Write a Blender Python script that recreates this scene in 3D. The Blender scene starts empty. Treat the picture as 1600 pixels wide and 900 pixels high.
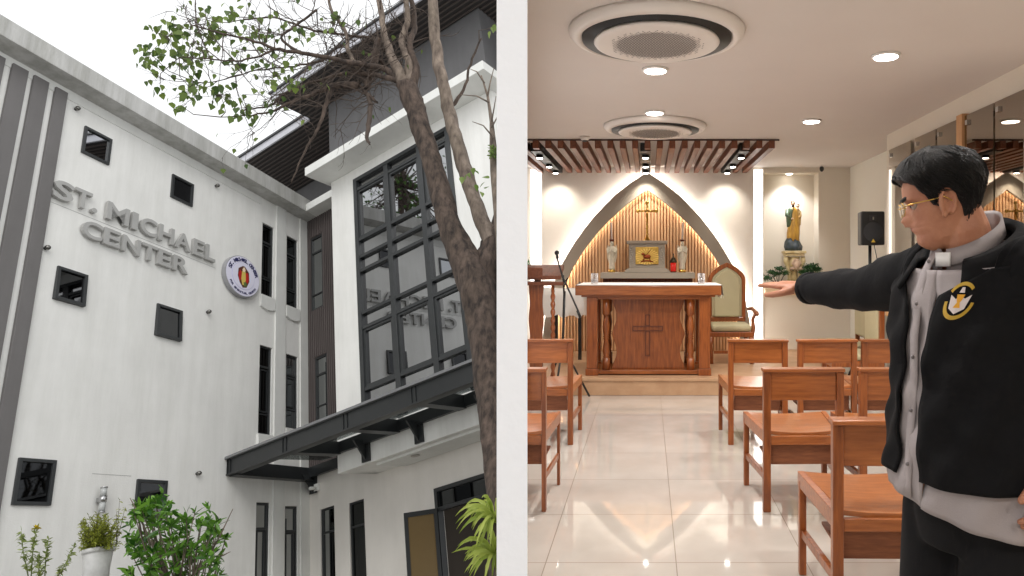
import bpy, bmesh, math, random
from mathutils import Matrix, Vector, Euler, Quaternion
from math import sin, cos, pi, radians, sqrt, exp, atan2
SC = bpy.context.scene
COL = SC.collection
random.seed(7)

# ------------------------------------------------------------------ camera
EYE = 1.42; F = 1080.0; PX, PY = 1012.0, 405.0
cd = bpy.data.cameras.new('camera'); cam = bpy.data.objects.new('camera', cd); COL.objects.link(cam)
cam.location = (0, 0, EYE); cam.rotation_euler = (radians(90), 0, 0)
cd.sensor_fit = 'HORIZONTAL'; cd.sensor_width = 36; cd.lens = F / 1600 * 36
cd.shift_x = (800 - PX) / 1600; cd.shift_y = -(450 - PY) / 1600
cd.clip_start = 0.05; cd.clip_end = 600
SC.camera = cam

# ------------------------------------------------------------------ orientation of the building place
LR = Matrix(((0.25207196, -0.94676676, -0.20023093), (0.90535705, 0.15765649, 0.39430071), (-0.3417431, -0.28067264, 0.89690274)))
U = 1.5
CA, CB = 9.37561462 * U, 7.48984983 * U
SK = 0.25
LF = Matrix.Translation((0, 0, EYE)) @ LR.to_4x4()
LFI = LF.inverted()
ID = Matrix.Identity(4)

# ------------------------------------------------------------------ world, sun, exposure
w = bpy.data.worlds.new('World'); SC.world = w; w.use_nodes = True
nt = w.node_tree; nt.nodes.clear()
sky = nt.nodes.new('ShaderNodeTexSky'); sky.sky_type = 'NISHITA'; sky.sun_disc = False
sky.sun_elevation = radians(55); sky.sun_rotation = radians(200); sky.dust_density = 6; sky.air_density = 1.5
hs = nt.nodes.new('ShaderNodeHueSaturation'); hs.inputs['Saturation'].default_value = 0.12
mx = nt.nodes.new('ShaderNodeMixRGB'); mx.inputs[0].default_value = 0.8; mx.inputs[2].default_value = (9.6, 9.75, 9.9, 1)
bg = nt.nodes.new('ShaderNodeBackground'); bg.inputs['Strength'].default_value = 0.118
wo = nt.nodes.new('ShaderNodeOutputWorld')
nt.links.new(sky.outputs[0], hs.inputs['Color']); nt.links.new(hs.outputs[0], mx.inputs[1])
nt.links.new(mx.outputs[0], bg.inputs['Color']); nt.links.new(bg.outputs[0], wo.inputs[0])
sd = bpy.data.lights.new('sun', 'SUN'); so = bpy.data.objects.new('sun', sd); COL.objects.link(so)
sd.energy = 0.6; sd.angle = radians(25); sd.color = (1, 0.98, 0.95)
so.rotation_euler = Vector((0.15, -0.45, 0.88)).to_track_quat('Z', 'Y').to_euler()
SC.view_settings.view_transform = 'Standard'; SC.view_settings.look = 'None'
SC.view_settings.exposure = 0.28; SC.view_settings.gamma = 1.0
SC.cycles.use_denoising = True
SC.cycles.max_bounces = 8; SC.cycles.diffuse_bounces = 4; SC.cycles.glossy_bounces = 4; SC.cycles.transparent_max_bounces = 12
SC.cycles.sample_clamp_indirect = 6.0; SC.cycles.caustics_reflective = False; SC.cycles.caustics_refractive = False

# ------------------------------------------------------------------ materials
def srgb(r, g, b):
    f = lambda v: (v / 255) / 12.92 if v <= 10 else (((v / 255) + 0.055) / 1.055) ** 2.4
    return (f(r), f(g), f(b))
_m = {}
def mat(name, c, rough=0.6, metal=0.0, var=0.0, vs=4.0, bump=0.0, bs=60.0, stretch=(1, 1, 1), coat=0.0, rand=0.0, emit=None, es=0.0, spec=0.5, c2=None, stain=0.0):
    if name in _m: return _m[name]
    m = bpy.data.materials.new(name); m.use_nodes = True; n = m.node_tree; b = n.nodes['Principled BSDF']
    b.inputs['Base Color'].default_value = (*c, 1); b.inputs['Roughness'].default_value = rough; b.inputs['Metallic'].default_value = metal
    b.inputs['Specular IOR Level'].default_value = spec
    if coat: b.inputs['Coat Weight'].default_value = coat; b.inputs['Coat Roughness'].default_value = 0.12
    if emit: b.inputs['Emission Color'].default_value = (*emit, 1); b.inputs['Emission Strength'].default_value = es
    tc = n.nodes.new('ShaderNodeTexCoord'); mp = n.nodes.new('ShaderNodeMapping'); mp.inputs['Scale'].default_value = stretch
    n.links.new(tc.outputs['Object'], mp.inputs[0])
    if var or c2:
        nz = n.nodes.new('ShaderNodeTexNoise'); nz.inputs['Scale'].default_value = vs; nz.inputs['Detail'].default_value = 6; nz.inputs['Roughness'].default_value = 0.6
        n.links.new(mp.outputs[0], nz.inputs['Vector'])
        rp = n.nodes.new('ShaderNodeValToRGB'); d = c2 or tuple(max(0, x * (1 - var)) for x in c); e = c if c2 else tuple(min(1, x * (1 + var * 0.6)) for x in c)
        rp.color_ramp.elements[0].position = 0.3; rp.color_ramp.elements[1].position = 0.7
        rp.color_ramp.elements[0].color = (*d, 1); rp.color_ramp.elements[1].color = (*e, 1)
        n.links.new(nz.outputs[0], rp.inputs[0]); last = rp.outputs[0]
        if stain:
            n2 = n.nodes.new('ShaderNodeTexNoise'); n2.inputs['Scale'].default_value = 1.2; n2.inputs['Detail'].default_value = 8; n2.inputs['Roughness'].default_value = 0.7
            mp2 = n.nodes.new('ShaderNodeMapping'); mp2.inputs['Scale'].default_value = (3, 3, 0.35); n.links.new(tc.outputs['Object'], mp2.inputs[0]); n.links.new(mp2.outputs[0], n2.inputs['Vector'])
            r2 = n.nodes.new('ShaderNodeValToRGB'); r2.color_ramp.elements[0].position = 0.35; r2.color_ramp.elements[1].position = 0.62
            r2.color_ramp.elements[0].color = (1 - stain, 1 - stain, 1 - stain * 1.1, 1); r2.color_ramp.elements[1].color = (1, 1, 1, 1)
            n.links.new(n2.outputs[0], r2.inputs[0])
            ml = n.nodes.new('ShaderNodeMixRGB'); ml.blend_type = 'MULTIPLY'; ml.inputs[0].default_value = 1
            n.links.new(last, ml.inputs[1]); n.links.new(r2.outputs[0], ml.inputs[2]); last = ml.outputs[0]
        if rand:
            oi = n.nodes.new('ShaderNodeObjectInfo'); mr = n.nodes.new('ShaderNodeMapRange'); mr.inputs['To Min'].default_value = 1 - rand; mr.inputs['To Max'].default_value = 1 + rand * .5
            n.links.new(oi.outputs['Random'], mr.inputs['Value']); h2 = n.nodes.new('ShaderNodeHueSaturation'); n.links.new(mr.outputs[0], h2.inputs['Value']); n.links.new(last, h2.inputs['Color']); last = h2.outputs[0]
            ad = n.nodes.new('ShaderNodeVectorMath'); ad.operation = 'ADD'; n.links.new(oi.outputs['Random'], ad.inputs[1]); 
            sc2 = n.nodes.new('ShaderNodeVectorMath'); sc2.operation = 'SCALE'; sc2.inputs['Scale'].default_value = 9; n.links.new(oi.outputs['Random'], sc2.inputs[0]); n.links.new(sc2.outputs[0], ad.inputs[1])
            n.links.new(mp.outputs[0], ad.inputs[0]); n.links.new(ad.outputs[0], nz.inputs['Vector'])
        n.links.new(last, b.inputs['Base Color'])
    if bump:
        nb = n.nodes.new('ShaderNodeTexNoise'); nb.inputs['Scale'].default_value = bs; nb.inputs['Detail'].default_value = 5
        n.links.new(mp.outputs[0], nb.inputs['Vector']); bp = n.nodes.new('ShaderNodeBump'); bp.inputs['Strength'].default_value = bump; bp.inputs['Distance'].default_value = 0.01
        n.links.new(nb.outputs[0], bp.inputs['Height']); n.links.new(bp.outputs[0], b.inputs['Normal'])
    _m[name] = m; return m
def glassmat(name, tint, mixv, rough=0.02, dark=(0.01, 0.012, 0.012), fk=0.6):
    if name in _m: return _m[name]
    m = bpy.data.materials.new(name); m.use_nodes = True; n = m.node_tree; n.nodes.clear()
    o = n.nodes.new('ShaderNodeOutputMaterial'); g = n.nodes.new('ShaderNodeBsdfGlossy'); g.inputs['Roughness'].default_value = rough; g.inputs['Color'].default_value = (*tint, 1)
    t = n.nodes.new('ShaderNodeBsdfTransparent'); t.inputs['Color'].default_value = (*dark, 1)
    x = n.nodes.new('ShaderNodeMixShader'); fr = n.nodes.new('ShaderNodeLayerWeight'); fr.inputs[0].default_value = 0.35
    ma = n.nodes.new('ShaderNodeMath'); ma.operation = 'MULTIPLY_ADD'; ma.inputs[1].default_value = fk; ma.inputs[2].default_value = mixv
    n.links.new(fr.outputs['Fresnel'], ma.inputs[0]); n.links.new(ma.outputs[0], x.inputs[0])
    n.links.new(t.outputs[0], x.inputs[1]); n.links.new(g.outputs[0], x.inputs[2]); n.links.new(x.outputs[0], o.inputs[0])
    _m[name] = m; return m
def emis(name, c, s):
    if name in _m: return _m[name]
    m = bpy.data.materials.new(name); m.use_nodes = True; n = m.node_tree; b = n.nodes['Principled BSDF']
    b.inputs['Base Color'].default_value = (0.8, 0.8, 0.8, 1)
    b.inputs['Emission Color'].default_value = (*c, 1); b.inputs['Emission Strength'].default_value = s
    _m[name] = m; return m

# ------------------------------------------------------------------ mesh builder
class MB:
    def __init__(s): s.v = []; s.f = []; s.sm = []
    def add(s, vs, fs, smooth=False):
        o = len(s.v); s.v += [tuple(v) for v in vs]; s.f += [tuple(i + o for i in f) for f in fs]; s.sm += [smooth] * len(fs); return s
    def box(s, a, b, M=None):
        x0, y0, z0 = [min(p, q) for p, q in zip(a, b)]; x1, y1, z1 = [max(p, q) for p, q in zip(a, b)]
        vs = [(x0, y0, z0), (x1, y0, z0), (x1, y1, z0), (x0, y1, z0), (x0, y0, z1), (x1, y0, z1), (x1, y1, z1), (x0, y1, z1)]
        if M: vs = [M(v) if callable(M) else tuple(M @ Vector(v)) for v in vs]
        return s.add(vs, [(0, 3, 2, 1), (4, 5, 6, 7), (0, 1, 5, 4), (1, 2, 6, 5), (2, 3, 7, 6), (3, 0, 4, 7)])
    def tube(s, pts, rs, n=8, cap=True, sx=1.0):
        pts = [Vector(p) for p in pts]
        if not hasattr(rs, '__len__'): rs = [rs] * len(pts)
        rings = []; up = None
        for i, p in enumerate(pts):
            d = (pts[min(i + 1, len(pts) - 1)] - pts[max(i - 1, 0)])
            d = d.normalized() if d.length > 1e-9 else Vector((0, 0, 1))
            if up is None: up = Vector((0, 0, 1)) if abs(d.z) < 0.9 else Vector((1, 0, 0))
            a = d.cross(up); a = a.normalized() if a.length > 1e-6 else d.orthogonal().normalized(); b = a.cross(d).normalized(); up = b
            rings.append([p + (a * cos(2 * pi * k / n) * sx + b * sin(2 * pi * k / n)) * rs[i] for k in range(n)])
        vs = [v for r in rings for v in r]; fs = []
        for i in range(len(pts) - 1):
            for k in range(n): fs.append((i * n + k, i * n + (k + 1) % n, (i + 1) * n + (k + 1) % n, (i + 1) * n + k))
        if cap: fs.append(tuple(range(n - 1, -1, -1))); fs.append(tuple((len(pts) - 1) * n + k for k in range(n)))
        return s.add(vs, fs, True)
    def lathe(s, prof, c=(0, 0, 0), n=24, M=None):
        vs = []
        for r, z in prof:
            for k in range(n):
                v = Vector((c[0] + r * cos(2 * pi * k / n), c[1] + r * sin(2 * pi * k / n), c[2] + z)); vs.append(M @ v if M else v)
        fs = []
        for i in range(len(prof) - 1):
            for k in range(n): fs.append((i * n + k, i * n + (k + 1) % n, (i + 1) * n + (k + 1) % n, (i + 1) * n + k))
        fs.append(tuple(range(n - 1, -1, -1))); fs.append(tuple((len(prof) - 1) * n + k for k in range(n)))
        return s.add(vs, fs, True)
    def ell(s, c, r, n=14, m=9, M=None):
        vs = []; fs = []
        for i in range(m + 1):
            t = pi * i / m
            for k in range(n):
                v = Vector((r[0] * sin(t) * cos(2 * pi * k / n), r[1] * sin(t) * sin(2 * pi * k / n), -r[2] * cos(t)))
                if M: v = M @ v
                vs.append(v + Vector(c))
        for i in range(m):
            for k in range(n): fs.append((i * n + k, i * n + (k + 1) % n, (i + 1) * n + (k + 1) % n, (i + 1) * n + k))
        return s.add(vs, fs, True)
    def prism(s, poly, f0, f1, smooth=False):
        n = len(poly); vs = [f0(*p) for p in poly] + [f1(*p) for p in poly]
        fs = [tuple(range(n)), tuple(range(2 * n - 1, n - 1, -1))] + [(i, n + i, n + (i + 1) % n, (i + 1) % n) for i in range(n)]
        return s.add(vs, fs, smooth)
    def strip(s, A, B, f0, f1):   # band between two polylines A and B (same length), extruded f0..f1
        n = len(A); vs = [f0(*p) for p in A] + [f0(*p) for p in B] + [f1(*p) for p in A] + [f1(*p) for p in B]; fs = []
        for i in range(n - 1):
            fs += [(i, i + 1, n + i + 1, n + i), (2 * n + i, 3 * n + i, 3 * n + i + 1, 2 * n + i + 1), (i, 2 * n + i, 2 * n + i + 1, i + 1), (n + i, n + i + 1, 3 * n + i + 1, 3 * n + i)]
        fs += [(0, n, 3 * n, 2 * n), (n - 1, 2 * n - 1 + 2 * n - n + n - n, 4 * n - 1, 3 * n - 1)] if False else [(0, n, 3 * n, 2 * n), (n - 1, 3 * n - 1, 4 * n - 1, 2 * n - 1)]
        return s.add(vs, fs)
    def build(s, name, m, parent=None, fr=None, bevel=0.0, flat=False, seg=2):
        me = bpy.data.meshes.new(name); 
        if parent is not None: base = parent.matrix_world
        elif fr is not None: base = fr
        else: base = ID
        vs = s.v
        if parent is not None and fr is not None:      # vertices given in frame fr, object lives under parent
            T = base.inverted() @ fr; vs = [tuple(T @ Vector(v)) for v in vs]
        elif parent is not None:
            T = base.inverted(); vs = [tuple(T @ Vector(v)) for v in vs]
        me.from_pydata(vs, [], s.f); me.update()
        for p, q in zip(me.polygons, s.sm): p.use_smooth = q and not flat
        bm = bmesh.new(); bm.from_mesh(me); bmesh.ops.recalc_face_normals(bm, faces=bm.faces); bm.to_mesh(me); bm.free()
        o = bpy.data.objects.new(name, me); COL.objects.link(o)
        me.materials.append(m)
        if parent is not None: o.parent = parent
        elif fr is not None: o.matrix_world = fr
        if parent is not None: o.matrix_world = base.copy(); o.matrix_parent_inverse = ID; o.matrix_basis = ID
        _fix(o)
        if bevel:
            b = o.modifiers.new('bevel', 'BEVEL'); b.width = bevel; b.segments = seg; b.limit_method = 'ANGLE'
        return o
WM = {}
def _fix(o): pass
def meta(o, label=None, cat=None, group=None, kind=None):
    if label: o['label'] = label
    if cat: o['category'] = cat
    if group: o['group'] = group
    if kind: o['kind'] = kind
    return o
class Mx:  # remembers world matrices of empties (no depsgraph update needed)
    pass
def thing(name, label, cat, base=(0, 0, 0), fr=ID, group=None, rot=None):
    o = bpy.data.objects.new(name, None); COL.objects.link(o); o.empty_display_size = 0.1
    M = fr @ Matrix.Translation(base)
    if rot is not None: M = M @ rot
    o.matrix_basis = M; o.matrix_world = M
    return meta(o, label, cat, group)
def part(name, m, parent, mb, fr=None, bevel=0.0, flat=False, wm=None, seg=2):
    """mb vertices are in frame fr (world if None); parent may be an Empty or a mesh part"""
    base = wm or W(parent); T = base.inverted() @ (fr or ID)
    me = bpy.data.meshes.new(name)
    me.from_pydata([tuple(T @ Vector(v)) for v in mb.v], [], mb.f); me.update()
    for p, q in zip(me.polygons, mb.sm): p.use_smooth = q and not flat
    bm = bmesh.new(); bm.from_mesh(me); bmesh.ops.recalc_face_normals(bm, faces=bm.faces); bm.to_mesh(me); bm.free()
    o = bpy.data.objects.new(name, me); COL.objects.link(o); me.materials.append(m); o.parent = parent
    if bevel:
        b = o.modifiers.new('bevel', 'BEVEL'); b.width = bevel; b.segments = seg; b.limit_method = 'ANGLE'
    return o
def W(o):
    M = o.matrix_basis.copy()
    p = o.parent
    while p is not None: M = p.matrix_basis @ M; p = p.parent
    return M
def solo(name, m, mb, fr=None, label=None, cat=None, group=None, kind=None, bevel=0.0, base=None, flat=False):
    """a top-level one-mesh thing"""
    M = (fr or ID) @ (Matrix.Translation(base) if base else ID)
    o = bpy.data.objects.new(name, None) if False else None
    me = bpy.data.meshes.new(name); off = Vector(base) if base else Vector((0, 0, 0))
    me.from_pydata([tuple(Vector(v) - off) for v in mb.v], [], mb.f); me.update()
    for p, q in zip(me.polygons, mb.sm): p.use_smooth = q and not flat
    bm = bmesh.new(); bm.from_mesh(me); bmesh.ops.recalc_face_normals(bm, faces=bm.faces); bm.to_mesh(me); bm.free()
    o = bpy.data.objects.new(name, me); COL.objects.link(o); me.materials.append(m); o.matrix_basis = M
    if bevel:
        b = o.modifiers.new('bevel', 'BEVEL'); b.width = bevel; b.segments = 2; b.limit_method = 'ANGLE'
    return meta(o, label, cat, group, kind)
def copy_tree(src, parent=None, M=None):
    c = src.copy(); COL.objects.link(c)
    if parent is not None: c.parent = parent
    if M is not None: c.matrix_basis = M
    for ch in [o for o in bpy.data.objects if o.parent == src]: copy_tree(ch, c)
    return c
def lerp(a, b, t): return a + (b - a) * t

# ------------------------------------------------------------------ wall coordinates of the building (U units, o = outwards)
def pA(a, z, o=0.0): return (CA + a * U, CB - o * U, z * U)
DBX, DBY = sin(SK), cos(SK); NBX, NBY = -cos(SK), sin(SK)
def pB(s, z, o=0.0): return (CA + (-s * DBX + o * NBX) * U, CB + (-s * DBY + o * NBY) * U, z * U)
def bxA(mb, a0, a1, z0, z1, o0, o1): return mb.box((a0, o0, z0), (a1, o1, z1), lambda v: pA(v[0], v[2], v[1]))
def bxB(mb, s0, s1, z0, z1, o0, o1): return mb.box((s0, o0, z0), (s1, o1, z1), lambda v: pB(v[0], v[2], v[1]))
def holed(mb, x0, x1, z0, z1, holes, P, depth, of):
    """wall sheet with rectangular holes; front at o=of, reveals go back by depth"""
    xs = sorted({x0, x1, *[h[0] for h in holes], *[h[1] for h in holes]}); zs = sorted({z0, z1, *[h[2] for h in holes], *[h[3] for h in holes]})
    for i in range(len(xs) - 1):
        for j in range(len(zs) - 1):
            cx, cz = (xs[i] + xs[i + 1]) / 2, (zs[j] + zs[j + 1]) / 2
            if any(h[0] < cx < h[1] and h[2] < cz < h[3] for h in holes): continue
            mb.add([P(xs[i], zs[j], of), P(xs[i + 1], zs[j], of), P(xs[i + 1], zs[j + 1], of), P(xs[i], zs[j + 1], of)], [(0, 1, 2, 3)])
    for h in holes:
        a, b, c, d = h; q = [(a, c), (b, c), (b, d), (a, d)]
        for k in range(4):
            p, r = q[k], q[(k + 1) % 4]
            mb.add([P(*p, of), P(*r, of), P(*r, of - depth), P(*p, of - depth)], [(0, 1, 2, 3)])
    return mb
def at(px, py, d):    # point seen at photo pixel px,py at depth d metres (world)
    return Vector(((px - PX) / F * d, d, EYE - (py - PY) / F * d))
# =================================================================== THE BUILDING OUTSIDE
M_white = mat('white_render', srgb(236, 235, 231), 0.85, var=0.05, vs=1.2, bump=0.3, bs=40, stain=0.09)
M_trim = mat('white_trim', srgb(226, 226, 222), 0.8, var=0.05, vs=2, bump=0.15, bs=40, stain=0.06)
M_fascia = mat('fascia_concrete', srgb(196, 195, 192), 0.85, var=0.10, vs=6, bump=0.3, bs=30, stretch=(1, 1, 0.2), stain=0.30)
M_dark = mat('charcoal_frame', srgb(52, 54, 55), 0.38, var=0.1, vs=8)
M_black = mat('black_steel', srgb(40, 42, 43), 0.35, var=0.12, vs=5, bump=0.05, bs=80)
M_greyp = mat('grey_fin_paint', srgb(112, 109, 108), 0.7, var=0.06, vs=2, bump=0.1, stain=0.1)
M_block = mat('dark_grey_render', srgb(100, 99, 100), 0.85, var=0.08, vs=2, bump=0.25, bs=40, stain=0.12)
M_slat = mat('brown_cladding', srgb(92, 84, 82), 0.6, var=0.12, vs=5, stretch=(1, 1, 0.2))
M_soff = mat('dark_soffit', srgb(50, 46, 45), 0.7, var=0.15, vs=4)
M_glassd = glassmat('dark_glass', (0.85, 0.88, 0.88), 0.04, fk=0.35)
M_glassw = glassmat('tower_glass', (0.92, 0.93, 0.95), 0.09, fk=0.30)
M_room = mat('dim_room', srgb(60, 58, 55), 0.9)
M_brown = mat('brown_door_glass', srgb(112, 92, 58), 0.25, var=0.05)
M_steelb = mat('brushed_steel', srgb(190, 190, 190), 0.22, metal=1.0)
M_canglass = glassmat('canopy_glass', (0.8, 0.82, 0.82), 0.05, 0.08, (0.78, 0.8, 0.79))
M_capp = mat('canopy_cap', srgb(120, 121, 122), 0.5, var=0.1)
PB0 = Vector(pA(0, -2))
bld = thing('building', 'white rendered building with dark framed windows, glazed tower front and steel entrance canopy', 'building', tuple(PB0), LF)
def LP(name, m, mb, parent=bld, **k): return part(name, m, parent, mb, fr=LF, **k)
ZB, ZT = -2.0, 6.64
# --- wing wall (runs left from the corner)
colW = [(-1.03, -.78), (-.49, -.23)]
rowsW = [[(4.92, 6.19), (2.76, 4.10), (-.1, 1.82)], [(4.90, 6.18), (2.91, 4.08), (-.1, 1.78)]]
slim = [(c[0], c[1], z0, z1) for c, rr in zip(colW, rowsW) for z0, z1 in rr]
sqw = [(-3.95, -3.60, 5.86, 6.25), (-2.71, -2.36, 5.84, 6.21), (-4.02, -3.68, 3.90, 4.30), (-2.77, -2.40, 3.80, 4.23), (-4.11, -3.75, 1.72, 2.17), (-2.83, -2.44, 1.60, 2.03)]
mb = MB(); holed(mb, -7.5, 0.0, ZB, ZT, slim + sqw, pA, .12, 0)
mb.box((-7.5, -3.0, ZB), (.9, -.35, ZT), lambda v: pA(v[0], v[2], v[1]))
mb.add([pA(-7.5, ZB, 0), pA(-7.5, ZT, 0), pA(-7.5, ZT, -.35), pA(-7.5, ZB, -.35)], [(0, 1, 2, 3)])
LP('wing_wall', M_white, mb)
mb = MB(); bxA(mb, -7.5, .0, ZT, 6.90, -.3, .25); mb.box((-7.5, -3.0, ZT), (.0, -.3, 6.86), lambda v: pA(v[0], v[2], v[1]))
mb.add([], []); LP('eave', M_fascia, mb, bevel=.01)
mb = MB(); bxB(mb, .18, 1.43, ZT + .002, 6.78, -.3, .26); LP('eave', M_trim, mb, bevel=.01)
mb = MB()
for a0, a1 in ((-.74, -.53), (-.19, -.0)): bxA(mb, a0, a1, ZB, ZT - .002, .001, .022)
bxA(mb, -7.49, -1.075, 6.50, ZT - .003, .001, .010)
LP('pilaster', M_trim, mb)
for (c0, c1), rr in zip(colW, rowsW):
    for z0, z1 in rr[:2]:
        mb = MB(); n = 8; poly = [(c0 - .02, z0 - .005), (c1 + .02, z0 - .005)] + [(lerp(c1 + .02, c0 - .02, i / n), z0 - .20 - .035 * sin(pi * i / n)) for i in range(n + 1)]
        mb.prism(poly, lambda x, y: pA(x, y, .0), lambda x, y: pA(x, y, .03)); LP('sill', M_trim, mb)
for i, (a0, a1) in enumerate(((-4.355, -4.215), (-4.60, -4.435), (-4.83, -4.665), (-5.08, -4.91))):
    mb = MB(); bxA(mb, a0, a1, ZB, 6.56, .001, .038); LP('fin', M_greyp, mb, bevel=.006)
def window(parent, P, x0, x1, z0, z1, o, bars=(), fw=.028, glass=M_glassd, name='window', back=True, tilt=0.0, rim=.012):
    """frame mesh with pane and dark room behind as children"""
    mb = MB()
    def bx(a0, a1, c0, c1, o0, o1, sh=0):
        mb.box((a0, o0, c0), (a1, o1, c1), lambda v: P(v[0], v[2], v[1] + tilt * (z1 - v[2])))
    bx(x0, x0 + fw, z0, z1, o - .03, o + rim); bx(x1 - fw, x1, z0, z1, o - .03, o + rim)
    bx(x0 + fw, x1 - fw, z0, z0 + fw, o - .03, o + rim); bx(x0 + fw, x1 - fw, z1 - fw, z1, o - .03, o + rim)
    for t, wd in bars:
        z = z0 + t; bx(x0 + fw, x1 - fw, z - wd / 2, z + wd / 2, o - .028, o + rim - .003)
    f = LP(name, M_dark, mb, parent, bevel=.003)
    g = MB(); g.add([P(x0 + fw, z0 + fw, o - .01 + tilt * (z1 - z0)), P(x1 - fw, z0 + fw, o - .01 + tilt * (z1 - z0)), P(x1 - fw, z1 - fw, o - .01), P(x0 + fw, z1 - fw, o - .01)], [(0, 1, 2, 3)])
    LP('pane', glass, g, f)
    return f
for r in slim:
    f = window(bld, pA, *r, -.035, bars=((.30, .018), (r[3] - r[2] - .32, .03)) if r[3] > 2 else ((r[3] - r[2] - .34, .03),))
    mb = MB(); a0, a1, z0, z1 = r   # inner opening sash
    zz0, zz1 = (z0 + .33 if z1 > 2 else z0 + .06), z1 - .36
    for b in ((a0 + .045, a0 + .065, zz0, zz1), (a1 - .065, a1 - .045, zz0, zz1), (a0 + .065, a1 - .065, zz1 - .02, zz1), (a0 + .065, a1 - .065, zz0, zz0 + .02)): bxA(mb, *b, -.043, -.028)
    LP('sash', M_black, mb, f)
for i, r in enumerate(sqw):
    f = window(bld, pA, *r, .012, fw=.034, glass=glassmat('bright_glass', (.85, .87, .9), .05), tilt=(.0, .0, .05, .05, .0, .0)[i])
# dark rooms behind all the wing openings
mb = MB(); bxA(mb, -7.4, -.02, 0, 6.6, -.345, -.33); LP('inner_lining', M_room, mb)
# --- wall B (short wall right of the corner) and slatted cladding
mb = MB(); holes = [(.25, .55, .0, 1.68), (.86, 1.17, .0, 1.64), (2.52, 3.62, ZB + .4, 1.47)]
holed(mb, 0, 6.5, ZB, 2.3, holes, pB, .14, 0)
LP('entrance_wall', mat('entrance_render', srgb(232, 227, 220), 0.85, var=0.04, vs=1.5, bump=0.2, bs=40, stain=.05), mb)
sl = [(.09, .385, 4.90, 6.27), (.165, .45, 2.97, 4.06)]
mb = MB(); holed(mb, 0, 1.47, 2.3, ZT, sl, pB, .12, 0)
k = 0.012
while k < 1.44:
    for z0, z1 in ((2.3, ZT),):
        segs = [(z0, z1)]
        for h in sl:
            if h[0] - .02 < k + .012 < h[1] + .02:
                ns = []
                for a, b in segs: ns += [q for q in ((a, min(b, h[2] - .01)), (max(a, h[3] + .01), b)) if q[1] - q[0] > .02]
                segs = ns
        for a, b in segs: bxB(mb, k, k + .022, a, b, 0, .016)
    k += .046
LP('slat_cladding', M_slat, mb)
for r in sl: window(bld, pB, *r, -.02, bars=((.28, .018), (r[3] - r[2] - .30, .03)))
for r in holes[:2]: window(bld, pB, *r, -.03, bars=((r[3] - r[2] - .34, .03),))
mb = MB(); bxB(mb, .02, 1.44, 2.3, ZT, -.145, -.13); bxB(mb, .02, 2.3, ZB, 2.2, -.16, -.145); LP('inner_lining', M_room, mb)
# --- tower
TO = .65
gx0, gx1, gz0, gz1 = 1.97, 3.96, 2.36, 6.33
mb = MB(); holed(mb, 1.45, 4.8, 1.92, 6.52, [(gx0, gx1, gz0, gz1)], pB, .12, TO)
bxB(mb, 1.45, 1.55, 1.92, 6.52, 0.0, TO - .12); mb.add([pB(1.45, 1.92, TO), pB(1.45, 6.52, TO), pB(1.45, 6.52, TO - .12), pB(1.45, 1.92, TO - .12)], [(0, 1, 2, 3)])
mb.add([pB(1.45, 1.92, 0), pB(4.8, 1.92, 0), pB(4.8, 1.92, TO), pB(1.45, 1.92, TO)], [(0, 1, 2, 3)])
mb.add([pB(4.8, 1.92, TO), pB(4.8, 6.52, TO), pB(4.8, 6.52, -2), pB(4.8, 1.92, -2)], [(0, 1, 2, 3)])
LP('tower_wall', M_white, mb)
mb = MB(); bxB(mb, 2.05, 6.4, 1.885, 1.919, .03, TO - .12); LP('porch_ceiling', M_trim, mb)
cwin = LP('curtain_window', M_dark, (lambda m: (
    [bxB(m, *b, TO - .06, TO + .025) for b in ((gx0, gx0 + .07, gz0, gz1), (gx1 - .07, gx1, gz0, gz1), (gx0 + .07, gx1 - .07, gz1 - .06, gz1))],
    [bxB(m, s - .045, s + .045, gz0, gz1 - .06, TO - .055, TO + .02) for s in (2.67, 3.36)], m)[-1])(MB()), bevel=.004)
cols = [(gx0 + .07, 2.625), (2.715, 3.315), (3.405, gx1 - .07)]
zr = [[6.10, 5.27, 4.98, 4.74, 4.06, 3.84, 2.95], [6.10, 5.17, 4.88, 4.66, 4.0, 3.78, 2.9], [6.10, 5.17, 4.88, 4.66, 4.0, 3.78, 2.9]]
zr = [[6.12, 5.24, 4.95, 4.72, 4.05, 3.82, 2.92]] * 3
for (s0, s1), zz in zip(cols, zr):
    for z in zz: mb = MB(); bxB(mb, s0, s1, z - .024, z + .024, TO - .05, TO + .015); LP('transom', M_dark, mb, cwin, bevel=.002)
    for zt, zb in ((zz[0] - .024, zz[1] + .024), (zz[5] - .024, zz[6] + .024)):
        mb = MB()
        for b in ((s0, s0 + .04, zb, zt), (s1 - .04, s1, zb, zt), (s0 + .04, s1 - .04, zt - .035, zt), (s0 + .04, s1 - .04, zb, zb + .035)): bxB(mb, *b, TO - .05, TO + .0)
        LP('sash', M_dark, mb, cwin, bevel=.002)
g = MB(); g.add([pB(gx0, gz0, TO - .03), pB(gx1, gz0, TO - .03), pB(gx1, gz1, TO - .03), pB(gx0, gz1, TO - .03)], [(0, 1, 2, 3)]); LP('pane', M_glassw, g, cwin)
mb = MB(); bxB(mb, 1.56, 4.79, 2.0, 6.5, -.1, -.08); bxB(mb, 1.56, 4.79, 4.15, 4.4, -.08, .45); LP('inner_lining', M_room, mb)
mb = MB(); bxB(mb, 1.36, 5.02, 6.522, 6.67, -1.5, 1.06); LP('cornice', M_trim, mb, bevel=.008)
mb = MB(); bxB(mb, 1.39, 4.75, 6.67, 8.14, -1.4, .62); bxB(mb, -2.4, 1.385, 6.7, 8.14, -1.4, -.7); bxB(mb, 4.75, 6.4, 6.0, 8.14, -2.2, -.3); LP('upper_storey', M_block, mb)
rz = 8.14
mb = MB(); poly = [(-2.6, -2.4), (-2.6, .56), (.86, .56), (.86, 1.27), (7.2, 1.27), (7.2, -2.4)]
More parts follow.
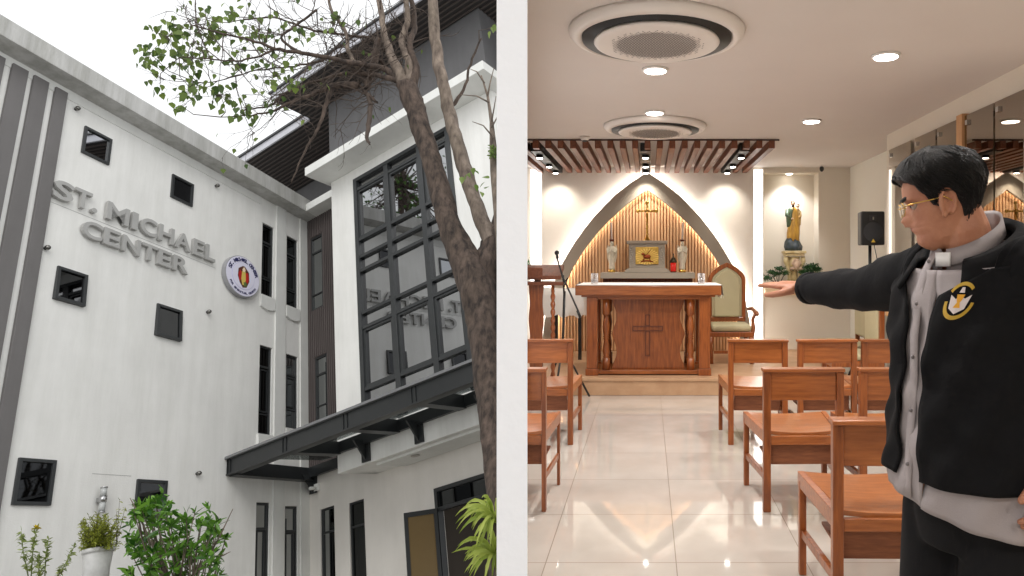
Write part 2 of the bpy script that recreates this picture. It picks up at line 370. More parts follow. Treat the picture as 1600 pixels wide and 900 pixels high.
mb.prism(poly, lambda s, o: pB(s, rz + .16, o), lambda s, o: pB(s, rz, o)); roof = LP('roof', M_soff, mb)
mb = MB()
o = -.62
while o < 1.22:
    s0 = .9 if o > .5 else -2.55
    bxB(mb, s0, 7.0, rz - .028, rz - .001, o, o + .018); o += .085
LP('soffit_slat', mat('soffit_line', srgb(78, 70, 66), .6), mb, roof)
mb = MB(); bxB(mb, .84, 7.2, rz - .02, rz + .12, 1.272, 1.30); bxB(mb, -2.6, .84, rz - .02, rz + .12, .562, .59); LP('gutter', mat('gutter_grey', srgb(190, 190, 196), .4, var=.05), mb, roof)
mb = MB(); bxB(mb, .82, 7.2, rz + .121, rz + .16, 1.25, 1.33); bxB(mb, -2.6, .82, rz + .121, rz + .16, .5, .62); LP('roof_edge', M_black, mb, roof)
# --- canopy over the entrance
cz0, cz1 = 2.14, 2.35
CO = 1.5
cano = LP('canopy', M_black, (lambda m: (bxB(m, .38, 6.2, cz0, cz1, CO - .05, CO), bxB(m, .30, 6.2, cz0, cz0 + .02, CO - .12, CO + .02), bxB(m, .1, 1.40, cz0 + .03, cz1 - .03, .03, .10), bxB(m, 1.36, 6.2, cz0 + .03, cz1 - .03, TO + .01, TO + .07), m)[-1])(MB()))
mb = MB(); bxB(mb, .26, 6.2, cz1 + .001, cz1 + .035, CO - .07, CO + .05); LP('gutter_cap', M_capp, mb, cano, bevel=.004)
mb = MB(); bxA(mb, -1.53, -.05, cz0, cz1 - .02, .02, .07); bxA(mb, -1.53, -.05, cz0 - .015, cz0, .02, .14); LP('wall_beam', M_black, mb, cano)
for s in (.42, 1.54, 2.65, 3.78, 4.9):
    oo = .12 if s < 1.4 else TO
    mb = MB()
    if s > .5:
        bxB(mb, s - .03, s + .03, cz0 + .02, cz1 - .03, oo + .07, CO - .055); bxB(mb, s - .065, s + .065, cz0 + .004, cz0 + .022, oo + .07, CO - .13)
    for q in (-.035, .03): bxB(mb, s + q, s + q + .008, cz0 + .02, cz1 - .004, CO, CO + .012)
    LP('cross_beam', M_black, mb, cano)
for s, oo in ((.13, .0), (2.02, TO), (2.98, TO), (4.1, TO)):
    mb = MB(); bxB(mb, s - .07, s + .07, cz0 - .20, cz0 + .10, oo + .003, oo + .035)
    mb.prism([(oo + .035, cz0 - .18), (oo + .035, cz0 + .08), (oo + .22, cz0 + .08)], lambda o_, z: pB(s - .012, z, o_), lambda o_, z: pB(s + .012, z, o_))
    LP('bracket', M_black, mb, cano)
mb = MB(); bxB(mb, .5, 1.38, cz1 - .012, cz1 - .002, .13, CO - .06); bxB(mb, 1.38, 6.1, cz1 - .012, cz1 - .002, TO + .08, CO - .06); LP('pane', M_canglass, mb, cano)
# --- entrance door
mb = MB(); x0, x1, zt = 2.52, 3.62, 1.47
for b in ((x0, x0 + .05, ZB + .4, zt), (x1 - .05, x1, ZB + .4, zt), (x0 + .05, x1 - .05, zt - .05, zt), (x0 + .05, x1 - .05, 1.17, 1.22)): bxB(mb, *b, -.08, .02)
dfr = LP('door_frame', M_black, mb)
g = MB(); g.add([pB(x0 + .05, 1.22, -.03), pB(x1 - .05, 1.22, -.03), pB(x1 - .05, zt - .05, -.03), pB(x0 + .05, zt - .05, -.03)], [(0, 1, 2, 3)]); LP('pane', M_glassd, g, dfr)
hx, hy = 2.56, .03; ang = radians(122)     # leaf swung outwards
def leaf(u, z, t): 
    c, s_ = cos(ang), sin(ang); return pB(hx + u * c - t * s_, z, hy + u * s_ + t * c)
mb = MB()
for b in ((0, .045, ZB + .42, 1.21), (.375, .42, ZB + .42, 1.21), (.045, .375, 1.15, 1.21), (.045, .375, ZB + .42, ZB + .5)): mb.box((b[0], -.015, b[2]), (b[1], .015, b[3]), lambda v: leaf(v[0], v[2], v[1]))
door = LP('door', M_black, mb)
mb = MB(); mb.box((.045, -.004, ZB + .5), (.375, .004, 1.15), lambda v: leaf(v[0], v[2], v[1])); LP('pane', M_brown, mb, door)
mb = MB()
for t in (.03,): mb.tube([leaf(.33, .72, t), leaf(.33, .2, t)], .012, 8)
LP('handle', M_steelb, mb, door)
mb = MB(); bxB(mb, 2.3, 4.2, ZB, 1.9, -2.2, -2.1); bxB(mb, 2.3, 4.2, 1.55, 1.6, -2.1, -.15); bxB(mb, 2.3, 2.35, ZB, 1.55, -2.1, -.15); LP('entrance_hall', mat('hall_dark', srgb(70, 62, 54), .8), mb)
mb = MB()
mb.lathe([(.0, 0), (.09, 0), (.09, -.01), (0, -.01)], pB(3.02, 1.548, -.7), 16); LP('hall_lamp', emis('hall_glow', (1, .92, .8), 6), mb)
mb = MB(); mb.lathe([(.0, 0), (.085, 0), (.085, -.02), (.06, -.022), (0, -.02)], pB(2.62, 1.883, .40), 20); LP('porch_downlight', mat('lamp_off', srgb(170, 165, 158), .4), mb)
# small camera under the canopy corner
t = thing('security_camera', 'small white camera fixed under the left end of the canopy', 'camera', pB(.22, 1.98, .05), LF)
mb = MB(); mb.box((.18, .005, 1.96), (.26, .05, 2.06), lambda v: pB(v[0], v[2], v[1])); part('mount', M_trim, t, mb, fr=LF)
mb = MB(); mb.tube([pB(.22, 2.0, .05), pB(.24, 1.99, .16)], [.035, .04], 12); part('lens', M_trim, t, mb, fr=LF)
# --- sign letters
M_let = mat('grey_letter', srgb(172, 171, 168), .45, var=.06, vs=3)
sign = thing('wall_sign', 'raised grey capital letters reading ST. MICHAEL CENTER on the white wall', 'sign', pA(-3.1, 4.7), LF)
def letter(ch, parent, P, x0, x1, z0, z1, o0, o1, m, name='letter', embold=.012, curve=None):
    cu = bpy.data.curves.new('t', 'FONT'); cu.body = ch; cu.size = 1; cu.offset = embold; cu.extrude = .5; cu.resolution_u = 4
    ob = bpy.data.objects.new('t', cu); COL.objects.link(ob)
    dg = bpy.context.evaluated_depsgraph_get(); me = bpy.data.meshes.new_from_object(ob.evaluated_get(dg))
    bpy.data.objects.remove(ob); bpy.data.curves.remove(cu)
    xs = [v.co.x for v in me.vertices]; ys = [v.co.y for v in me.vertices]; a, b, c, d = min(xs), max(xs), min(ys), max(ys)
    if ch == '.': z1 = z0 + (z1 - z0) * .26
    if ch in "SCOGQ" : z0 -= (z1 - z0) * .015
    vs = [P(lerp(x0, x1, (v.co.x - a) / (b - a)), lerp(z0, z1, (v.co.y - c) / (d - c)), lerp(o0, o1, v.co.z + .5)) for v in me.vertices]
    q = MB(); q.add(vs, [tuple(p.vertices) for p in me.polygons]); bpy.data.meshes.remove(me)
    return part(name, m, parent, q, fr=LF)
row1 = dict(zip(range(10), [('S', -4.21, -3.99), ('T', -3.975, -3.775), ('.', -3.765, -3.70), ('M', -3.58, -3.29), ('I', -3.25, -3.17), ('C', -3.13, -2.90), ('H', -2.86, -2.64), ('A', -2.62, -2.37), ('E', -2.33, -2.15), ('L', -2.12, -1.96)]))
for ch, a, b in row1.values(): letter(ch, sign, pA, a, b, 5.10, 5.34, .012, .055, M_let, embold=.022)
for ch, a, b in (('C', -3.84, -3.60), ('E', -3.58, -3.37), ('N', -3.34, -3.10), ('T', -3.08, -2.86), ('E', -2.85, -2.65), ('R', -2.62, -2.39)): letter(ch, sign, pA, a, b, 4.755, 4.975, .012, .055, M_let, embold=.022)
# --- round emblem sign
lc, lz, lr = -1.475, 5.045, .325
emb = thing('round_sign', 'round white emblem sign with a ring of navy lettering and a red and gold figure', 'sign', pA(lc, lz - lr), LF)
def disc(P, cx, cz, rx, rz, o0, o1, n=40):
    m = MB(); m.prism([(cx + rx * cos(2 * pi * i / n), cz + rz * sin(2 * pi * i / n)) for i in range(n)], lambda x, y: P(x, y, o0), lambda x, y: P(x, y, o1)); return m
part('rim', mat('rim_grey', srgb(150, 150, 152), .4), emb, disc(pA, lc, lz, lr, lr, .01, .075), fr=LF)
part('face', mat('sign_face', srgb(226, 224, 240), .45), emb, disc(pA, lc, lz, lr - .012, lr - .012, .076, .082), fr=LF)
part('inner_ring', mat('ring_lilac', srgb(196, 194, 222), .5), emb, disc(pA, lc, lz, .215, .215, .083, .085), fr=LF)
part('inner_face', mat('sign_face', (1, 1, 1)), emb, disc(pA, lc, lz, .208, .208, .086, .088), fr=LF)
M_navy = mat('navy_print', srgb(44, 44, 92), .5)
def ringtext(txt, r, h, a0, a1, flip=False, m=M_navy):
    n = len(txt)
    for i, ch in enumerate(txt):
        if ch == ' ': continue
        t = lerp(a0, a1, i / (n - 1)); th = radians(t)
        cx, cz = lc + r * sin(th), lz + r * cos(th)
        rot = -th if not flip else -th + pi
        def P(x, y, o, cx=cx, cz=cz, rot=rot): return pA(cx + x * cos(rot) - y * sin(rot), cz + x * sin(rot) + y * cos(rot), o)
        wd = h * (.42 if ch in 'I.1' else .95)
        letter(ch, emb, P, -wd / 2, wd / 2, -h / 2, h / 2, .083, .087, m, embold=.02)
ringtext('ST. MICHAEL CENTER', .262, .058, -72, 72)
ringtext('FOR SPIRITUAL GROWTH', .268, .032, 238, 122, True)
fig = [('robe_brown', srgb(90, 48, 30), [(-.1, .1), (-.02, .16), (.02, .16), (.1, .08), (.11, -.06), (.06, -.17), (-.01, -.19), (-.07, -.12), (-.11, -.02)], .0885),
       ('wing_red', srgb(178, 28, 30), [(-.1, .02), (-.07, .08), (-.03, .05), (-.03, -.06), (-.08, -.1)], .0895), ('wing_red2', srgb(190, 30, 28), [(.03, .06), (.08, .07), (.1, -.02), (.08, -.1), (.04, -.08)], .0895),
       ('gold', srgb(214, 190, 96), [(-.035, .07), (.03, .08), (.04, -.05), (.02, -.14), (-.02, -.15), (-.045, -.06)], .0905), ('cream', srgb(240, 220, 190), [(-.03, .1), (0, .15), (.03, .11), (.02, .07), (-.02, .07)], .0915),
       ('green', srgb(92, 112, 60), [(.0, -.1), (.05, -.09), (.06, -.15), (.01, -.17)], .0915)]
for nm, c, pl, o in fig:
    mb = MB(); mb.prism([(lc + x, lz + y) for x, y in pl], lambda x, y: pA(x, y, o), lambda x, y: pA(x, y, o + .0015)); part('figure_patch', mat('patch_' + nm, c, .5), emb, mb, fr=LF)
for a0, a1, z in ((-4.2, -1.9, 5.045), (-3.35, -2.9, 2.06)):
    mb = MB(); bxA(mb, a0, a1, z, z + .006, .0005, .002); LP('plaster_joint', mat('joint_grey', srgb(176, 175, 172), .9), mb)
# --- small round wall lights and the lamp
lbl = ['small chrome ball light near the eave beside the grey fins', 'small chrome ball light right of the upper middle square window', 'small chrome ball light left of the window below the letters', 'small chrome ball light below the letters, right of the tilted square window', 'small chrome ball light above the leafy bush, left of the canopy end']
for (a, z), l in zip(((-4.08, 6.42), (-1.97, 6.39), (-4.17, 4.46), (-2.0, 4.335), (-2.02, 2.14)), lbl):
    t = thing('wall_light', l, 'light', pA(a, z), LF, 'chrome ball lights on the white wall')
    mb = MB(); mb.ell(pA(a, z, .038), (.043, .043, .043)); part('ball', mat('dark_chrome', srgb(120, 118, 114), .25, metal=1.0), t, mb, fr=LF)
    mb = MB(); mb.tube([pA(a, z, 0), pA(a, z, .02)], .03, 10); part('stem', M_black, t, mb, fr=LF)
t = thing('wall_lamp', 'cylindrical steel and glass lamp on the wall above the potted shrub', 'lamp', pA(-3.26, 1.64), LF)
c = pA(-3.26, 1.74, .07)
mb = MB(); mb.lathe([(.055, .02), (.055, .11)], c, 14); part('collar', M_steelb, t, mb, fr=LF)
mb = MB(); mb.lathe([(.045, -.13), (.045, .02)], c, 14); mb.lathe([(.045, .11), (.045, .24)], c, 14); part('glass', mat('lamp_glass', srgb(180, 182, 180), .15), t, mb, fr=LF)
mb = MB(); mb.lathe([(.052, .24), (.052, .255)], c, 14); mb.lathe([(.052, -.145), (.052, -.13)], c, 14); mb.box((c[0] - .03, c[1], c[2] + .03), (c[0] + .03, c[1] + .1, c[2] + .1)); part('cap', M_steelb, t, mb, fr=LF)
# ground in front of the building
mb = MB(); mb.add([(-14, -6, -3.0), (46, -6, -3.0), (46, 60, -3.0), (-14, 60, -3.0)], [(0, 1, 2, 3)])
solo('ground', mat('ground_paving', srgb(128, 124, 118), .9, var=.2, vs=1.5, bump=.3), mb, fr=LF, kind='structure')
# =================================================================== TREES AND PLANTS OUTSIDE
def leafmat(name, c, c2, rough=.45, trans=.35):
    m = bpy.data.materials.new(name); m.use_nodes = True; n = m.node_tree; b = n.nodes['Principled BSDF']; out = n.nodes['Material Output']
    oi = n.nodes.new('ShaderNodeNewGeometry'); rp = n.nodes.new('ShaderNodeValToRGB'); rp.color_ramp.elements[0].color = (*c, 1); rp.color_ramp.elements[1].color = (*c2, 1)
    n.links.new(oi.outputs['Random Per Island'], rp.inputs[0]); n.links.new(rp.outputs[0], b.inputs['Base Color']); b.inputs['Roughness'].default_value = rough
    t = n.nodes.new('ShaderNodeBsdfTranslucent'); n.links.new(rp.outputs[0], t.inputs['Color']); x = n.nodes.new('ShaderNodeMixShader'); x.inputs[0].default_value = trans
    n.links.new(b.outputs[0], x.inputs[1]); n.links.new(t.outputs[0], x.inputs[2]); n.links.new(x.outputs[0], out.inputs[0]); return m
UPV = (LR @ Vector((0, 0, 1))).normalized()
def rv(rg): return Vector((rg.gauss(0, 1), rg.gauss(0, 1), rg.gauss(0, 1))).normalized()
def leaf(mb, p, d, L, Wd, rg, fold=.25, seg=3):
    d = d.normalized(); s = d.cross(UPV); s = s.normalized() if s.length > .01 else d.orthogonal().normalized()
    s = (Quaternion(d, rg.uniform(-1.2, 1.2)) @ s); nrm = s.cross(d)
    if seg == 3: pr = [(0, 0), (.28, .5), (.62, .42), (1, 0)]
    elif seg == 5: pr = [(0, 0), (.12, .42), (.35, .5), (.7, .24), (1, 0)]
    else: pr = [(0, .06), (.3, .42), (.55, .5), (.85, .3), (1, 0)]
    vs = []; fs = []
    for t, wd in pr:
        c = p + d * (L * t) - nrm * (fold * L * .4 * t * t)
        vs += [c - s * (Wd * wd) + nrm * (fold * Wd * wd), c, c + s * (Wd * wd) + nrm * (fold * Wd * wd)]
    for i in range(len(pr) - 1):
        a = i * 3; fs += [(a, a + 1, a + 4, a + 3), (a + 1, a + 2, a + 5, a + 4)]
    mb.add(vs, fs, True)
def bark(name, c, c2, bump=.8):
    m = mat(name, c, .9, c2=c2, vs=9, bump=bump, bs=22, stretch=(2.2, 2.2, .7), var=.3, stain=.35); return m
M_bark = bark('dark_bark', srgb(112, 95, 84), srgb(38, 31, 28))
M_bark2 = bark('pale_bark', srgb(156, 140, 126), srgb(88, 76, 68), .6)
M_twig = mat('twig', srgb(88, 76, 68), .9, var=.35, vs=5)
rg = random.Random(5)
def td(py, o=0): return 5.4 + (900 - py) / 900 * 2.3 + o
def path(pts, sub=5, jit=.0, rg=rg):
    """smooth a list of (px,py,r_px,depth_offset) into world points and radii"""
    P = [at(p[0], p[1], td(p[1], p[3] if len(p) > 3 else 0)) for p in pts]; Rr = [p[2] * td(p[1], p[3] if len(p) > 3 else 0) / F for p in pts]
    out = []; ro = []
    for i in range(len(P) - 1):
        p0, p1, p2, p3 = P[max(i - 1, 0)], P[i], P[i + 1], P[min(i + 2, len(P) - 1)]
        for k in range(sub):
            t = k / sub
            q = 0.5 * ((2 * p1) + (p2 - p0) * t + (2 * p0 - 5 * p1 + 4 * p2 - p3) * t * t + (3 * p1 - p0 - 3 * p2 + p3) * t ** 3)
            out.append(q + rv(rg) * jit); ro.append(lerp(Rr[i], Rr[i + 1], t))
    out.append(P[-1]); ro.append(Rr[-1]); return out, [x * .92 for x in ro]
tree = thing('tree', 'tall bare limbed tree with heart shaped leaves in front of the glazed tower', 'tree', tuple(at(792, 1010, td(1010))), ID)
def TP(name, m, mb, **k): return part(name, m, tree, mb, **k)
def barktube(mb, pts, rs, n=14, amp=.10):
    base = len(mb.v); mb.tube(pts, rs, n)
    for i in range(base, len(mb.v)):
        ring = (i - base) // n; r = rs[min(ring, len(rs) - 1)]; k = (i - base) % n
        c = pts[min(ring, len(pts) - 1)]; v = Vector(mb.v[i]); dd = v - c
        f = 1 + amp * (sin(k * 2.7 + ring * .35) * .6 + sin(k * 5.1 - ring * .8) * .4 + rg.uniform(-.4, .4)); mb.v[i] = tuple(c + dd * f)
main = [(800, 1010, 32), (793, 900, 29), (786, 780, 27), (776, 680, 27), (768, 600, 27), (759, 520, 29), (746, 450, 31), (724, 400, 25), (702, 350, 19), (686, 290, 17), (668, 230, 16), (652, 180, 16), (640, 145, 17), (634, 130, 15)]
mb = MB(); p_, r_ = path(main, 6, .004); barktube(mb, p_, r_, 18); TP('trunk', M_bark, mb)
limbs = [
 (M_bark, [(748, 455, 26, .05), (762, 410, 24, .05), (775, 375, 20, .05), (786, 330, 14, .1), (800, 250, 10, .2)]),
 (M_bark2, [(768, 378, 15, .02), (752, 340, 13, 0), (735, 292, 12, 0), (718, 235, 11.5, -.05), (702, 178, 11, -.05), (692, 130, 10, -.1), (684, 90, 9, -.1), (678, 40, 9, -.1), (676, -20, 8, -.1)]),
 (M_bark2, [(636, 140, 11), (622, 112, 9), (610, 85, 7), (600, 50, 5), (596, 20, 5), (590, -20, 4)]),
 (M_bark2, [(640, 138, 10), (640, 100, 7), (628, 65, 5.5), (637, 30, 5), (633, -20, 4)]),
 (M_bark, [(642, 135, 10), (650, 105, 6), (640, 70, 5), (648, 35, 4.5, .1), (640, -10, 4, .1)]),
 (M_bark, [(625, 125, 7), (602, 108, 5), (560, 100, 4.5, -.1), (520, 92, 4, -.2), (470, 82, 3.2, -.3), (430, 76, 2.6, -.4), (390, 62, 2, -.5), (340, 50, 1.4, -.6), (300, 40, 1, -.6)]),
 (M_bark, [(628, 128, 6), (590, 118, 4.5), (550, 114, 3.6, .1), (510, 122, 3, .2), (470, 136, 2.6, .2), (440, 150, 2.2, .3), (420, 165, 1.6, .3), (380, 172, 1.1, .3)]),
 (M_bark, [(560, 135, 7, .1), (525, 133, 6, .1), (515, 150, 4, .1), (505, 175, 3, .1), (498, 200, 2.4, .1), (478, 235, 1.8, .1), (455, 285, 1, .1)]),
 (M_bark, [(520, 133, 5, .1), (495, 145, 4, .1), (455, 160, 3, .0), (430, 172, 2.2, -.1), (395, 180, 1.4, -.1), (345, 183, .9, -.1)]),
 (M_bark, [(592, 60, 5, .1), (585, 90, 7, .1), (578, 120, 6.5, .1), (572, 138, 6.5, .1)]),
 (M_bark, [(562, 134, 3, .1), (575, 148, 3.6, .1), (590, 160, 2.2, .1)]),
 (M_twig, [(576, 148, 4, .1), (579, 170, 4, .1), (576, 195, 4, .1), (574, 215, 3, .1), (578, 226, 1.4, .1)]),
 (M_bark2, [(560, 108, 4), (545, 80, 3.5), (540, 50, 3.2, .1), (520, 20, 2.6, .1), (510, -20, 2, .1)]),
 (M_bark, [(470, 82, 2.6, -.3), (440, 60, 2.2, -.3), (470, 35, 2, -.3), (495, 15, 2, -.3)]),
 (M_bark, [(606, 80, 4, .2), (575, 60, 3, .2), (540, 55, 2.4, .3), (480, 45, 2, .3), (430, 28, 1.6, .3), (380, 30, 1.2, .3)]),
 (M_bark, [(430, 76, 2, -.4), (400, 90, 1.6, -.4), (360, 95, 1.4, -.5), (320, 92, 1.1, -.5), (280, 90, .8, -.5)]),
 (M_bark, [(702, 170, 4, .1), (725, 140, 2.4, .1), (735, 100, 2, .1), (752, 60, 1.4, .1)]),
 (M_bark, [(600, 100, 3, .2), (560, 80, 2.4, .3), (500, 95, 2, .4), (450, 105, 1.6, .4), (400, 110, 1.2, .4), (350, 125, .9, .4), (310, 130, .7, .4)]),
]
allp = []
for m, pts in limbs:
    mb = MB(); p_, r_ = path(pts, 5, .008); 
    (barktube(mb, p_, r_, 10, .08) if pts[0][2] > 6 else mb.tube(p_, r_, 6)); TP('limb', m, mb); allp += list(zip(p_, r_))
# twigs
tw = MB(); tips = []
def okpx(v): return (v.x / v.y) * F + PX < 790
def twig(p, d, L, r, lev):
    n = 5; pts = [p]; q = p.copy(); dd = d.normalized()
    for i in range(n):
        dd = (dd + rv(rg) * .28 + UPV * .03).normalized(); q = q + dd * (L / n)
        if not okpx(q): return
        pts.append(q.copy())
    tw.tube(pts, [lerp(r, r * .35, i / n) for i in range(n + 1)], 4, cap=False); tips.append(pts[-1])
    if lev > 0:
        for k in range(rg.choice((1, 2, 2, 3))):
            i = rg.randint(1, n); twig(pts[i], (dd + rv(rg) * .8), L * rg.uniform(.4, .7), r * .6, lev - 1)
for p, r in allp:
    px = (p.x / p.y) * F + PX; py = PY - (p.z - EYE) / p.y * F
    if r < .035 and px < 700 and py < 175 and rg.random() < .62:
        d = rv(rg); d.y *= .5; d = d + Vector((-.45, 0, .0)); twig(p, d, rg.uniform(.25, .7), rg.uniform(.004, .0075), 2)
for k in range(70):      # tangle of dead twigs below the fork
    p = at(rg.uniform(520, 640), rg.uniform(30, 125), td(80, rg.uniform(-.2, .3))); twig(p, rv(rg), rg.uniform(.15, .4), .006, 1)
lf = MB(); 
clusters = [(262, 58, 34, 34), (236, 100, 18, 14), (300, 92, 34, 34), (345, 55, 34, 26), (300, 140, 26, 20), (284, 166, 12, 7), (345, 148, 26, 26), (385, 168, 20, 18), (405, 45, 34, 20), (430, 118, 30, 9), (270, 38, 24, 13), (455, 128, 12, 5), (372, 100, 26, 9), (515, 45, 10, 3), (470, 50, 20, 9), (322, 30, 26, 12), (250, 135, 10, 5), (525, 25, 14, 5), (765, 45, 10, 4), (225, 75, 12, 7), (360, 20, 30, 10)]
for cx, cy, cr, n in clusters:
    c = at(cx, cy, td(cy, -.2)); q = min(allp, key=lambda t: (t[0] - c).length)[0]
    mid = (q + c) / 2 + rv(rg) * .08; tw.tube([q, mid, c], [.006, .0045, .003], 4, cap=False)
    for k in range(int(n * 1.25)):
        e = at(cx + rg.gauss(0, cr * .5), cy + rg.gauss(0, cr * .45), td(cy, -.2 + rg.uniform(-.35, .35)))
        if k % 2 == 0: m_ = (c + e) / 2 + rv(rg) * .05; tw.tube([c, m_, e], [.0035, .0025, .0015], 3, cap=False)
        leaf(lf, e, Vector((rg.uniform(-.5, .5), rg.uniform(-.4, .4), -.9)) + rv(rg) * .35, rg.uniform(.055, .095), rg.uniform(.05, .08), rg, seg=5)
for e in tips:
    px = (e.x / e.y) * F + PX
    if rg.random() < (.22 if px < 480 else .03): leaf(lf, e, Vector((0, 0, -.8)) + rv(rg) * .5, rg.uniform(.05, .08), rg.uniform(.04, .065), rg, seg=5)
TP('twigs', M_twig, tw); TP('foliage', leafmat('heart_leaves', srgb(66, 92, 40), srgb(124, 144, 66)), lf)
# thin second tree at the right edge
t2 = thing('sapling', 'thin bare stem with a mossy patch rising at the right beside the glazed tower', 'sapling', tuple(at(786, 420, 6.0)), ID)
mb = MB(); q = [at(x, y, 6.0 + (420 - y) / 420 * .8) for x, y in ((786, 420), (779, 330), (773, 270), (771, 235), (768, 190), (762, 150), (752, 118))]; mb.tube(q, [.05, .045, .04, .035, .018, .012, .006], 10)
for a, b, c_ in (((771, 215), (755, 196), (738, 190)), ((768, 190), (772, 168), (775, 150)), ((764, 160), (745, 150), (720, 148)), ((762, 150), (766, 128), (772, 105)), ((768, 200), (776, 185), (782, 170)), ((757, 130), (745, 112), (735, 108))):
    mb.tube([at(*a, 6.3), at(*b, 6.3), at(*c_, 6.3)], [.009, .006, .003], 5)
part('stem', M_bark2, t2, mb)
mb = MB()
for k in range(90): leaf(mb, at(772 + rg.uniform(-7, 6), 238 + rg.uniform(-10, 8), 6.25 + rg.uniform(-.03, .03)), rv(rg), .03, .02, rg)
for cx, cy in ((735, 275), (745, 288), (728, 282), (752, 300), (740, 262), (757, 285), (722, 276), (765, 278), (748, 272), (758, 295)): leaf(mb, at(cx, cy, 6.2), rv(rg) + Vector((-.5, 0, 0)), .07, .05, rg, seg=5)
part('foliage', leafmat('moss_leaves', srgb(92, 120, 40), srgb(150, 170, 100)), t2, mb)
# leafy bush
def fromleft(v): return LFI @ v
M_bush = leafmat('bush_leaves', srgb(40, 86, 26), srgb(124, 172, 62), .35)
bush = thing('leafy_bush', 'bright green bush of long glossy leaves in front of the low square window', 'bush', tuple(at(280, 960, 8)), ID)
st = MB(); lf = MB(); rb = random.Random(11)
def outline(px):   # upper outline of the bush in the photo
    pts = [(185, 822), (200, 800), (215, 778), (235, 790), (255, 768), (268, 790), (290, 800), (320, 782), (335, 800), (355, 818), (366, 838)]
    for (a, b), (c, d) in zip(pts, pts[1:]):
        if a <= px <= c: return lerp(b, d, (px - a) / (c - a))
    return 860
root = at(282, 960, 8)
for k in range(170):
    px = rb.uniform(197, 356); top = outline(px); py = top + (rb.random() ** 1.1) * (930 - top); 
    if px > 345 and py > 850: continue
    tip = at(px, py, 8 + rb.uniform(-.45, .35))
    if k % 2 == 0: mid = (root * .45 + tip * .55) + Vector((0, 0, -.12)) + rb.uniform(-.1, .1) * Vector((1, 0, 0)); st.tube([root, mid, tip], [.012, .008, .004], 5, cap=False)
    ax = ((tip - root).normalized() + rv(rb) * .35).normalized()
    for j in range(rb.randint(7, 11)):
        d = (ax * rb.uniform(.0, .9) + rv(rb)); leaf(lf, tip - ax * rb.uniform(0, .09), d, rb.uniform(.06, .15), rb.uniform(.026, .046), rb, seg=4)
for p in (((330, 862), (345, 835), (364, 795)), ((330, 870), (348, 868), (360, 862)), ((225, 860), (215, 800), (203, 778))): st.tube([at(*p[0], 7.9), at(*p[1], 7.9), at(*p[2], 7.9)], [.012, .009, .004], 5)
part('stem', M_bark2, bush, st); part('foliage', M_bush, bush, lf)
# potted shrub
pot = thing('potted_shrub', 'yellow-green feathery shrub in a white pot below the wall lamp', 'potted plant', tuple(at(154, 935, 8.3)), ID)
s_ = 8.3 / F; c = at(154, 860, 8.3)
ML = LR.to_4x4()
def lat(prof, c, n=24): 
    m = MB(); m.lathe(prof, (0, 0, 0), n, ML); m.v = [tuple(Vector(v) + Vector(c)) for v in m.v]; return m
part('pot', mat('white_pot', srgb(206, 205, 203), .5, var=.12, vs=12, stain=.15), pot, lat([(.0, -.55), (.125, -.55), (.13, -.2), (.145, -.05), (.146, -.03), (.162, -.025), (.164, .02), (.15, .02), (.145, .0), (0, -.01)], c))
st = MB(); lf = MB()
for k in range(150):
    px = rb.gauss(152, 20); e = at(max(126, min(190, px)), rb.uniform(802, 850) + abs(px - 152) * .25, 8.3 + rb.uniform(-.2, .2)); b0 = c + Vector((rb.uniform(-.08, .08), rb.uniform(-.08, .08), .0))
    st.tube([b0, (b0 + e) / 2 + Vector((0, 0, .03)), e], [.004, .003, .0015], 3, cap=False)
    for j in range(26):
        t = rb.uniform(.25, 1); q = b0.lerp(e, t); leaf(lf, q, (e - b0).normalized() * .6 + rv(rb) * .8, rb.uniform(.035, .06), rb.uniform(.008, .014), rb)
for px, py in ((187, 780), (182, 800), (196, 792)):   # light sprays on the right
    e = at(px, py, 8.2); b0 = at(182, 850, 8.2); st.tube([b0, (b0 + e) / 2, e], [.004, .003, .002], 3)
    for j in range(16): q = b0.lerp(e, rb.uniform(.3, 1)); leaf(lf, q, rv(rb), .045, .016, rb)
part('stem', M_twig, pot, st); part('foliage', leafmat('shrub_leaves', srgb(110, 122, 36), srgb(170, 176, 66)), pot, lf)
# weeds at the lower left
M_weed = leafmat('weed_leaves', srgb(112, 128, 66), srgb(170, 182, 112)); M_fl = mat('yellow_petal', srgb(214, 190, 40), .6)
for i, (b, m_, e, l) in enumerate((((45, 905), (36, 860), (33, 830), 'slim weed at the far left end of the flower bed'), ((48, 910), (52, 855), (57, 826), 'weed stem carrying one yellow flower'), ((70, 900), (72, 865), (76, 840), 'short leafy weed right of the yellow flower'), ((88, 905), (100, 885), (117, 852), 'leaning weed next to the white pot'), ((62, 905), (60, 885), (60, 868), 'lowest pale weed between the taller stems'))):
    t = thing('weed', l, 'weed', tuple(at(*b, 7.5)), ID, 'weeds along the foot of the wall')
    mb = MB(); q = [at(*b, 7.5), at(*m_, 7.5), at(*e, 7.5)]; mb.tube(q, [.006, .005, .003], 5); part('stem', M_weed, t, mb)
    mb = MB()
    for k in range(70):
        u = rb.uniform(.1, 1); p = (q[0].lerp(q[1], u * 2) if u < .5 else q[1].lerp(q[2], u * 2 - 1)); leaf(mb, p, rv(rb) + Vector((0, 0, .2)), rb.uniform(.04, .075), .018, rb)
    part('foliage', M_weed, t, mb)
    if i == 1:
        mb = MB()
        for k in range(14): leaf(mb, q[2], rv(rb) + UPV * .8, .05, .03, rb)
        part('flower', M_fl, t, mb)
